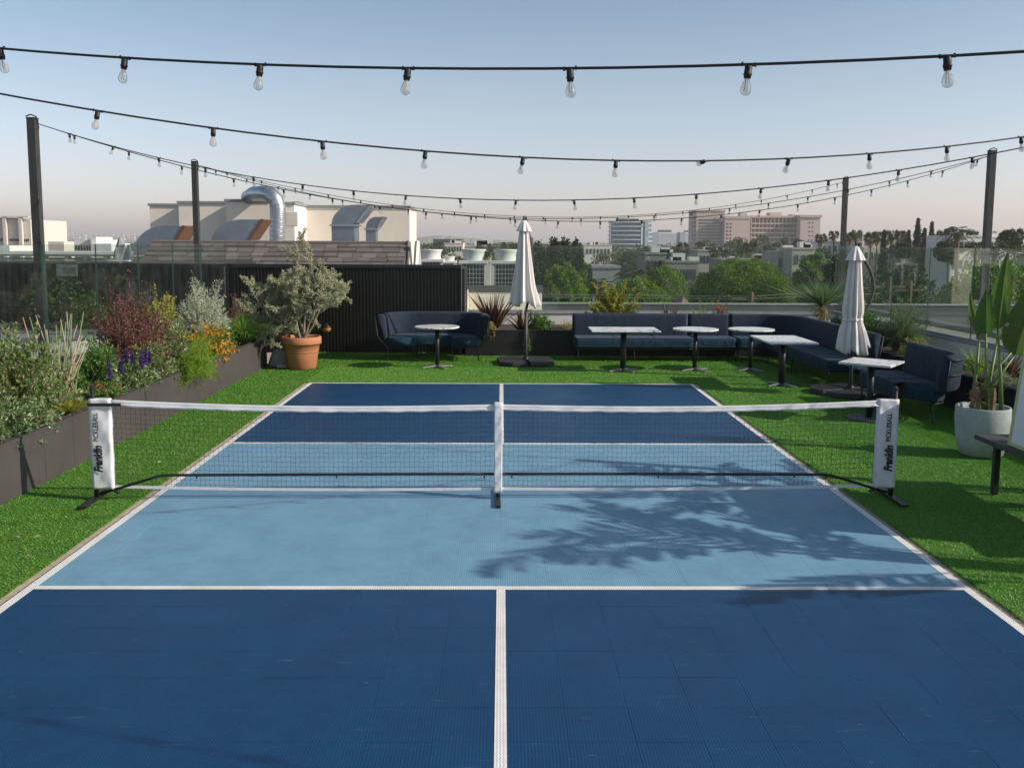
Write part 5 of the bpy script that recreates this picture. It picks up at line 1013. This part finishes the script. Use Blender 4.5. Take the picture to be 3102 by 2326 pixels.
# white curved parapet and flat roof just beyond the left glass
t = thing('curved_parapet', 'white curved parapet just beyond the left glass fence', 'wall', (-8, 8.8, 0)); pth = [(-18, 7.9), (-8.0, 8.6)]+arc(-8.0, 9.4, .8, -PI/2, 0, 10)+[(-7.2, 12.2)]
MB().sweep(dense(pth, .3), [(.12, -3), (.12, .46), (-.12, .46), (-.12, -3)]).build('body', m_white, t); MB().sweep(dense(pth, .3), [(.16, .462), (.16, .51), (-.16, .51), (-.16, .462)]).build('coping', m_coping, t)
struct(MB().box((-30, -6, GZ), (-6.3, 12.4, -.6)), 'lower_roof', m_nroof); struct(MB().box((-30, 9.75, -.59), (-7.45, 12.4, .40)), 'upper_roof', m_nroof)

# ------------------------------------------------------------------ city
m_off = M('office_white', (.66, .58, .52), .8, .06, .05); m_hotel = M('hotel_beige', (.50, .41, .35), .85, .06, .03); m_hotel2 = M('hotel_pink_beige', (.56, .43, .36), .85, .06, .03); m_tglass = M('tower_glass', (.20, .28, .29), .2, .45, .25, spec=.8); m_blueg = M('office_glass', (.045, .06, .10), .25, .2, .1, spec=.7); m_fin = M('white_fin', (.80, .81, .83), .7, .05)
def block(t, x0, x1, yt, d, dep, mat, nm='wall', z0=GZ): lo = (xat(x0, d), yat(d), z0); hi = (xat(x1, d), yat(d)+dep, zat(yt, d, (x0+x1)/2)); MB().box(lo, hi).build(nm, mat, t); return lo, hi
def win_grid(t, lo, hi, nx, nz, mat, fx=.55, fz=.5, dep=.12, margin=.04, nm='windows', ztop=.0, zbot=0):
    b = MB(); w = (hi[0]-lo[0])*(1-2*margin)/nx; h = (hi[2]-lo[2]-ztop-zbot)/nz
    for i in range(nx):
        for k in range(nz): x = lo[0]+(hi[0]-lo[0])*margin+i*w+w*(1-fx)/2; z = lo[2]+zbot+k*h+h*(1-fz)/2; b.box((x, lo[1]-dep, z), (x+w*fx, lo[1]-.002, z+h*fz))
    b.build(nm, mat, t, kind='stuff')
t = thing('office_building', 'pale stone office building with tall piers at the left edge', 'building', tuple(at(20, 560, 170))); lo, hi = block(t, -90, 68, 474, 170, 14, m_off); win_grid(t, lo, hi, 34, 10, m_win, .4, .42, .15, .02, ztop=3.2, zbot=3)
for x in (-60, -24, 12, 46): MB().box((xat(x, 170), yat(170)-.7, GZ), (xat(x, 170)+.6, yat(170)-.16, zat(475, 170))).build('pier', m_off, t)
MB().box((lo[0], yat(170)-.8, zat(475, 170)), (hi[0]+.1, yat(170)-.005, zat(473, 170))).build('cornice', m_off, t); MB().box((xat(-60, 172), yat(172), hi[2]), (xat(48, 172), yat(173), hi[2]+.35)).build('roof_rail', m_dgrey, t)
t = thing('low_building', 'low white flat building before the hazy left hills', 'building', tuple(at(170, 530, 120))); lo, hi = block(t, 160, 205, 518, 120, 8, m_white); win_grid(t, lo, hi, 7, 4, m_win, .6, .4, .1, ztop=.3, zbot=7); block(t, 196, 208, 512, 119.5, 5, m_white); block(t, 196, 240, 526, 119, 6, m_white)
t = thing('low_building', 'long cream flat roof before the hazy left hills', 'building', tuple(at(120, 530, 140))); block(t, 104, 138, 522, 140, 8, m_off)
# glass tower
t = thing('glass_tower', 'curved glass office tower with white floor bands', 'building', tuple(at(1364, 560, 450))); d = 450; zt = zat(476, d); xa, xb = xat(1321, d), xat(1407, d); y0 = yat(d); wd = xb-xa
pth = [(xa, y0+12), (xa, y0+3)]+[(xa+wd*.06+wd*.94*f, y0+1.6-2.0*math.sin(f*PI*.55)) for f in np.linspace(0, .82, 8)]+[(xb, y0+.6), (xb, y0+12)]
MB().sweep(pth, [(0, GZ), (0, zt), (-.3, zt), (-.3, GZ)]).build('curtain_wall', m_tglass, t); MB().box((xa+.4, y0+2.6, GZ), (xb-.4, y0+11.5, zt-.3)).build('core', m_tglass, t)
for k in range(15): z = zt-.5-k*2.15; MB().sweep(pth[:-3], [(.55, z-.24), (.55, z+.24), (.01, z+.24), (.01, z-.24)]).build('floor_band', m_fin, t)
ml = MB()
for f in np.linspace(.02, .80, 26): x = xa+wd*.06+wd*.94*f; yy = y0+1.6-2.0*math.sin(f*PI*.55); ml.box((x, yy-.12, GZ), (x+.16, yy+.3, zt-.4))
ml.build('mullions', m_blueg, t, kind='stuff'); MB().box((xb-5.2, y0-.9, GZ), (xb-4.6, y0+.5, zt)).build('fin', m_fin, t)
for k in range(14): z = zt-1.2-k*2.15; MB().box((xb-2.6, y0+.1, z-.5), (xb+.5, y0+1.1, z+.35)).build('balcony', m_fin, t)
MB().box((xa+3, y0+3, zt), (xb-6, y0+9, zt+1.2)).build('roof_plant', m_dgrey, t)
for k, (x0, x1, yt, yp, lab) in enumerate(((1409, 1461, 502, 495, 'distant office block with vertical white fins right of the glass tower'), (1468, 1512, 502, 496, 'distant office block with vertical fins half behind the hotel'))):
    t = thing('office_block', lab, 'building', tuple(at(x0, 560, 900))); lo, hi = block(t, x0, x1, yt, 900, 25, m_blueg); fb = MB(); n = 22
    for i in range(n): x = lo[0]+(hi[0]-lo[0])*(.26+.74*i/n); fb.box((x, lo[1]-.6, GZ), (x+.42, lo[1]-.01, hi[2]-.6))
    fb.box((lo[0], lo[1]-.7, hi[2]-1.2), (hi[0], lo[1]-.005, hi[2])); fb.build('fins', m_fin, t, kind='stuff'); MB().box((lo[0], lo[1]-.8, GZ), (lo[0]+(hi[0]-lo[0])*.25, lo[1]-.02, hi[2])).build('end_wall', M('blue_grey_wall', (.36, .40, .46), .8), t)
    MB().box((lo[0]+(hi[0]-lo[0])*.28, lo[1]+2, hi[2]), (lo[0]+(hi[0]-lo[0])*.8, lo[1]+10, zat(yp, 900))).build('roof_plant', m_dgrey, t)
# hotel
t = thing('hotel', 'long stepped beige hotel with balcony rows', 'building', tuple(at(1640, 560, 600))); d = 600
lo, hi = block(t, 1503, 1564, 457, d, 25, m_hotel); win_grid(t, lo, hi, 11, 14, m_win, .55, .45, .3, .08, ztop=4.5, zbot=2); MB().box((lo[0]-.4, lo[1]-.5, hi[2]+.01), (hi[0]+.4, hi[1], hi[2]+.9)).build('cornice', m_hotel, t)
bb = MB()
for k in range(13): z = hi[2]-3-k*2.75; bb.box((lo[0]-2.2, lo[1]+1, z-1), (lo[0]-.01, lo[1]+12, z)); bb.box((lo[0]+13.2, lo[1]-1.2, z-.9), (hi[0]-4.5, lo[1]-.31, z-.2))
bb.build('balconies', m_hotel, t, kind='stuff')
lo, hi = block(t, 1564.5, 1619, 473, d-6, 22, m_hotel2); MB().box((lo[0]-.3, lo[1]-.4, hi[2]+.01), (hi[0]+.3, hi[1], hi[2]+1.8)).build('cornice', m_hotel, t)
win_grid(t, (lo[0], lo[1], lo[2]), (lo[0]+(hi[0]-lo[0])*.33, hi[1], hi[2]), 2, 11, m_win, .5, .45, .15, .1, ztop=2, zbot=2)
lo, hi = block(t, 1619.5, 1727, 471, d+6, 20, m_hotel); MB().box((lo[0]-.3, lo[1]-2.6, hi[2]+.01), (hi[0]+.3, hi[1], hi[2]+1.4)).build('cornice', m_hotel, t); win_grid(t, lo, hi, 24, 11, m_win, .5, .55, .06, .01, ztop=1, zbot=2)
bb = MB()
for k in range(11): z = hi[2]-1.2-k*3.05; bb.box((lo[0], lo[1]-2.4, z-3.15), (hi[0], lo[1]-.07, z-2.85)); bb.box((lo[0], lo[1]-2.5, z-2.84), (hi[0], lo[1]-2.3, z-2.1))
for i in range(13): x = lo[0]+(hi[0]-lo[0])*i/13; bb.box((x, lo[1]-2.29, GZ), (x+.35, lo[1]-.075, hi[2]-.4))
bb.build('balconies', m_hotel, t, kind='stuff')
lo, hi = block(t, 1727.5, 1770, 470, d-4, 30, m_hotel2); MB().box((lo[0]-.8, lo[1]-.8, hi[2]+.01), (hi[0]+.8, hi[1], hi[2]+1.6)).build('cornice', m_hotel, t); win_grid(t, (lo[0]+4.5, lo[1], lo[2]), (lo[0]+9.5, hi[1], hi[2]), 2, 10, m_win, .35, .3, .15, .05, ztop=2, zbot=1)
for x0, x1, yt in ((1598, 1612, 460), (1661, 1686, 459), (1708, 1719, 463)): block(t, x0, x1, yt, d+9, 8, m_hotel2, 'stair_tower', z0=20)
# low buildings
m_greyb = M('grey_beige_wall', (.24, .235, .21), .9, .12, .3, stain=.2)
m_greyb2 = M('weathered_beige_wall', (.40, .37, .32), .9, .12, .3, stain=.25)
lows = [(1394, 1440, 550, 130, m_greyb, 'grey two-storey building below the glass tower', 5, 2), (1440, 1510, 568, 126, m_greyb, 'long low grey building left of the big ficus', 8, 1), (1681, 1714, 547, 150, m_greyb2, 'white stepped house right of the hotel trees', 5, 3), (1712, 1762, 539, 145, m_greyb2, 'cream building beside the far right post', 3, 2), (1281, 1340, 580, 95, m_coping, 'pale flat warehouse roof behind the yellow shrub', 0, 0), (1262, 1322, 531, 260, m_cream, 'long low cream building left of the glass tower', 7, 1), (1508, 1560, 543, 180, m_greyb2, 'low white building below the hotel tower', 6, 2), (1560, 1660, 563, 160, m_greyb, 'long white wall building above the big ficus', 10, 1), (1862, 1972, 509, 220, m_off, 'long cream building with glass bays behind the strapped parasol', 9, 2), (2055, 2125, 512, 160, m_white, 'white modern building left of the near right post', 5, 2), (2128, 2230, 514, 165, m_white, 'white modern building right of the near right post', 6, 2), (1986, 2056, 523, 210, m_off, 'low cream building under the conifers', 5, 1), (1772, 1835, 524, 230, m_white, 'low white roofs right of the hotel', 5, 1), (960, 1000, 527, 300, m_off, 'distant pale houses above the cooling units', 6, 1), (936, 996, 518, 420, m_dgrey, 'dark flat building before the green hill', 5, 1), (1130, 1152, 516, 330, M('brick_brown', (.22, .15, .11), .9), 'brown block behind the cypress row', 3, 2), (1005, 1060, 533, 160, m_off, 'pale houses between the palms left of the first parasol', 5, 1)]
for x0, x1, yt, d, mt, lab, nx, nz in lows:
    t = thing('low_building', lab, 'building', tuple(at((x0+x1)/2, 600, d))); lo, hi = block(t, x0, x1, yt, d, max(6, d*.06), mt)
    MB().box((lo[0]-.12, lo[1]-.12, hi[2]+.01), (hi[0]+.12, hi[1], hi[2]+.28)).build('roof_edge', mt if mt is not m_cream else m_trim, t)
    if nx: win_grid(t, (lo[0], lo[1], hi[2]-3.2*nz), hi, nx, nz, m_win, .5, .45, .1, .05)
    rg = random.Random(int(x0))
    for k in range(3 if nx else 0): x = lo[0]+(hi[0]-lo[0])*rg.uniform(.1, .8); MB().box((x, lo[1]+1.5, hi[2]+.29), (x+rg.uniform(.8, 2), lo[1]+3, hi[2]+.29+rg.uniform(.4, 1.1))).build('roof_unit', m_ac, t)
t = thing('tiled_roof', 'small red-tiled hip roof low beside the big ficus', 'roof', tuple(at(1472, 640, 60))); a, b = at(1446, 668, 60), at(1498, 668, 60); MB().add([(a.x, a.y-3, a.z-.4), (b.x, a.y-3, a.z-.4), (b.x, a.y+3, a.z-.4), (a.x, a.y+3, a.z-.4), ((a.x+b.x)/2, a.y-.5, a.z+.9), ((a.x+b.x)/2, a.y+.5, a.z+.9)], [(0, 1, 4), (1, 2, 5, 4), (2, 3, 5), (3, 0, 4, 5)]).build('tiles', M('clay_tile', (.30, .17, .11), .9, .3, 4), t); MB().box((a.x+.3, a.y-2.7, GZ), (b.x-.3, a.y+2.7, a.z-.41)).build('wall', m_cream, t)
# utility pole with cables
t = thing('utility_pole', 'wooden utility pole with transformer below the big ficus', 'pole', (xat(1623, 40), yat(40), GZ)); p = at(1623, 631, 40); MB().tube([(p.x, p.y, GZ), tuple(p)], .11, 8).build('shaft', m_stem, t); MB().box((p.x-.9, p.y-.05, p.z-.35), (p.x+.2, p.y+.05, p.z-.25)).build('crossarm', m_stem, t); MB().lathe([(0, 0), (.2, 0), (.2, .55), (.12, .62), (0, .62)], 12, (p.x-.35, p.y-.25, p.z-1.1)).build('transformer', m_ac, t)
for k, (y0, y1) in enumerate(((630, 620), (636, 634))): MB().tube([tuple(at(1150, y0+6, 48)), tuple(at(1400, y0+8, 44)), tuple(p-Vector((0, 0, .2+.1*k))), tuple(at(1900, y1, 38))], .012, 4).build('cable', m_wire, t)
for x, yt, lab in ((1925, 598, 'bare utility pole through the right glass left of the pane joint'), (1970, 606, 'utility pole with crossarm through the right glass')):
    p = at(x-3, yt, 42); t = thing('utility_pole', lab, 'pole', (p.x, p.y, GZ)); MB().tube([(p.x, p.y, GZ), tuple(p)], .10, 7).build('shaft', m_stem, t); MB().box((p.x-.7, p.y-.05, p.z-.5), (p.x+.7, p.y+.05, p.z-.4)).build('crossarm', m_stem, t)
# masses: mid-city planting, far woods, hills
def belt(name, label, xr, dr_, hr, n, L, mat, seed, cat='trees'):
    rng = np.random.default_rng(seed); nc = n//60; d = rng.uniform(*dr_, nc); px = rng.uniform(*xr, nc); cx = (px-1084)/1967*d; h = rng.uniform(*hr, nc); r = h*rng.uniform(.3, .55, nc); i = rng.integers(0, nc, n)
    q = rdir(n, rng, .3)*rng.uniform(.6, 1, (n, 1)); P = np.stack([cx[i], CAM.y+d[i], GZ+h[i]-r[i]*.8], -1)+q*np.stack([r[i], r[i], r[i]*.8], -1)
    o = MB().leaves(P, q+rdir(n, rng), L*(d[i]/150)**.5, L*.65*(d[i]/150)**.5, rng=rng).build(name, mat, kind='stuff'); return tag(o, label, cat)
belt('distant_trees', 'hazy mass of far street trees along the horizon', (880, 2300), (260, 900), (8, 13), 90000, .9, TM, 91)
belt('street_trees', 'mass of low street planting between the nearer buildings', (1120, 2300), (110, 260), (3, 7.5), 70000, .40, TM, 92)
belt('brown_brush', 'mass of dry brown brush between the ficus domes', (1200, 1900), (70, 190), (3, 8), 26000, .35, TB_, 93)
belt('mid_trees', 'mass of leafy trees before the grey low buildings', (1380, 1540), (100, 124), (5, 9.4), 16000, .34, TM, 96)
belt('house_trees', 'mass of leafy trees before the white houses right of the big ficus', (1655, 1790), (112, 140), (5, 9.6), 12000, .34, TM, 97)
belt('near_brush', 'mass of brown-green brush below the pale warehouse roof', (1240, 1350), (74, 92), (4, 7.5), 9000, .30, TM, 95)
belt('left_trees', 'hazy mass of far trees beyond the white terrace on the left', (-200, 420), (220, 700), (7, 12), 26000, .9, TM, 94)
def hills(name, x0, x1, d, prof, mat, dep=900):
    n = len(prof); P = []; xs_ = np.linspace(x0, x1, 90); rng = np.random.default_rng(int(d)); pr_ = np.interp(np.linspace(0, n-1, 90), range(n), prof)-np.abs(np.convolve(rng.normal(size=100), np.ones(6)/6, 'same')[:90])*.9; R_ = 14; b = MB(); V = []
    for r_ in range(R_):
        f = r_/(R_-1)
        for k in range(90):
            crest = at(xs_[k], pr_[k], d+dep); base = Vector((crest.x*d/(d+dep), yat(d), GZ-5)); v = base.lerp(crest, f); v.z = base.z+(crest.z-base.z)*(f**.8)+rng.normal()*2.5*(0 < f < 1); V.append(tuple(v))
    i = np.arange(R_-1)[:, None]*90; j = np.arange(89)[None]; F = np.stack([i+j, i+j+1, i+90+j+1, i+90+j], -1).reshape(-1, 4); b.add(V, F); return struct(b, name, mat, smooth=True), np.array(V)
m_hill = M('hill_scrub', (.10, .105, .06), .95, .45, .012, pos=True, stain=.5); m_hillg = M('hill_grass', (.15, .16, .075), .95, .3, .01, pos=True, stain=.4)
_, HV = hills('hills', -260, 800, 3600, [512, 511, 513, 516, 514, 511, 509, 510, 508, 509, 512, 515, 518, 522, 526], m_hill)
hills('hill', 860, 1130, 2600, [519, 514, 510, 511, 515, 518, 520, 524], m_hillg, 700); hills('far_hills', 1000, 1500, 4200, [521, 522, 523, 524, 526, 525], m_hill)
rng = np.random.default_rng(5); hb = MB(); hv = HV[rng.choice(np.arange(450, len(HV)), 380, False)]
for v in hv: w = rng.uniform(4, 11); hb.box((v[0]-w, v[1]-w, v[2]-4), (v[0]+w, v[1]+w, v[2]+rng.uniform(3, 7)))
tag(hb.build('hillside_houses', m_off, kind='stuff'), 'sprinkle of tiny pale houses on the hazy left hillside', 'houses')
bpy.data.objects.remove(hedge)

# ------------------------------------------------------------------ haze
hz = MB().box((-6200, -3200, GZ-1), (6200, 6300, 75)); m = bpy.data.materials.new('haze_air'); m.use_nodes = True; t = m.node_tree; t.nodes.remove(t.nodes['Principled BSDF'])
pv = t.nodes.new('ShaderNodeVolumePrincipled'); pv.inputs['Color'].default_value = (1, .93, .93, 1); pv.inputs['Density'].default_value = HAZE; pv.inputs['Anisotropy'].default_value = .2
t.links.new(pv.outputs[0], t.nodes['Material Output'].inputs['Volume']); hz.build('haze', m, kind='stuff')
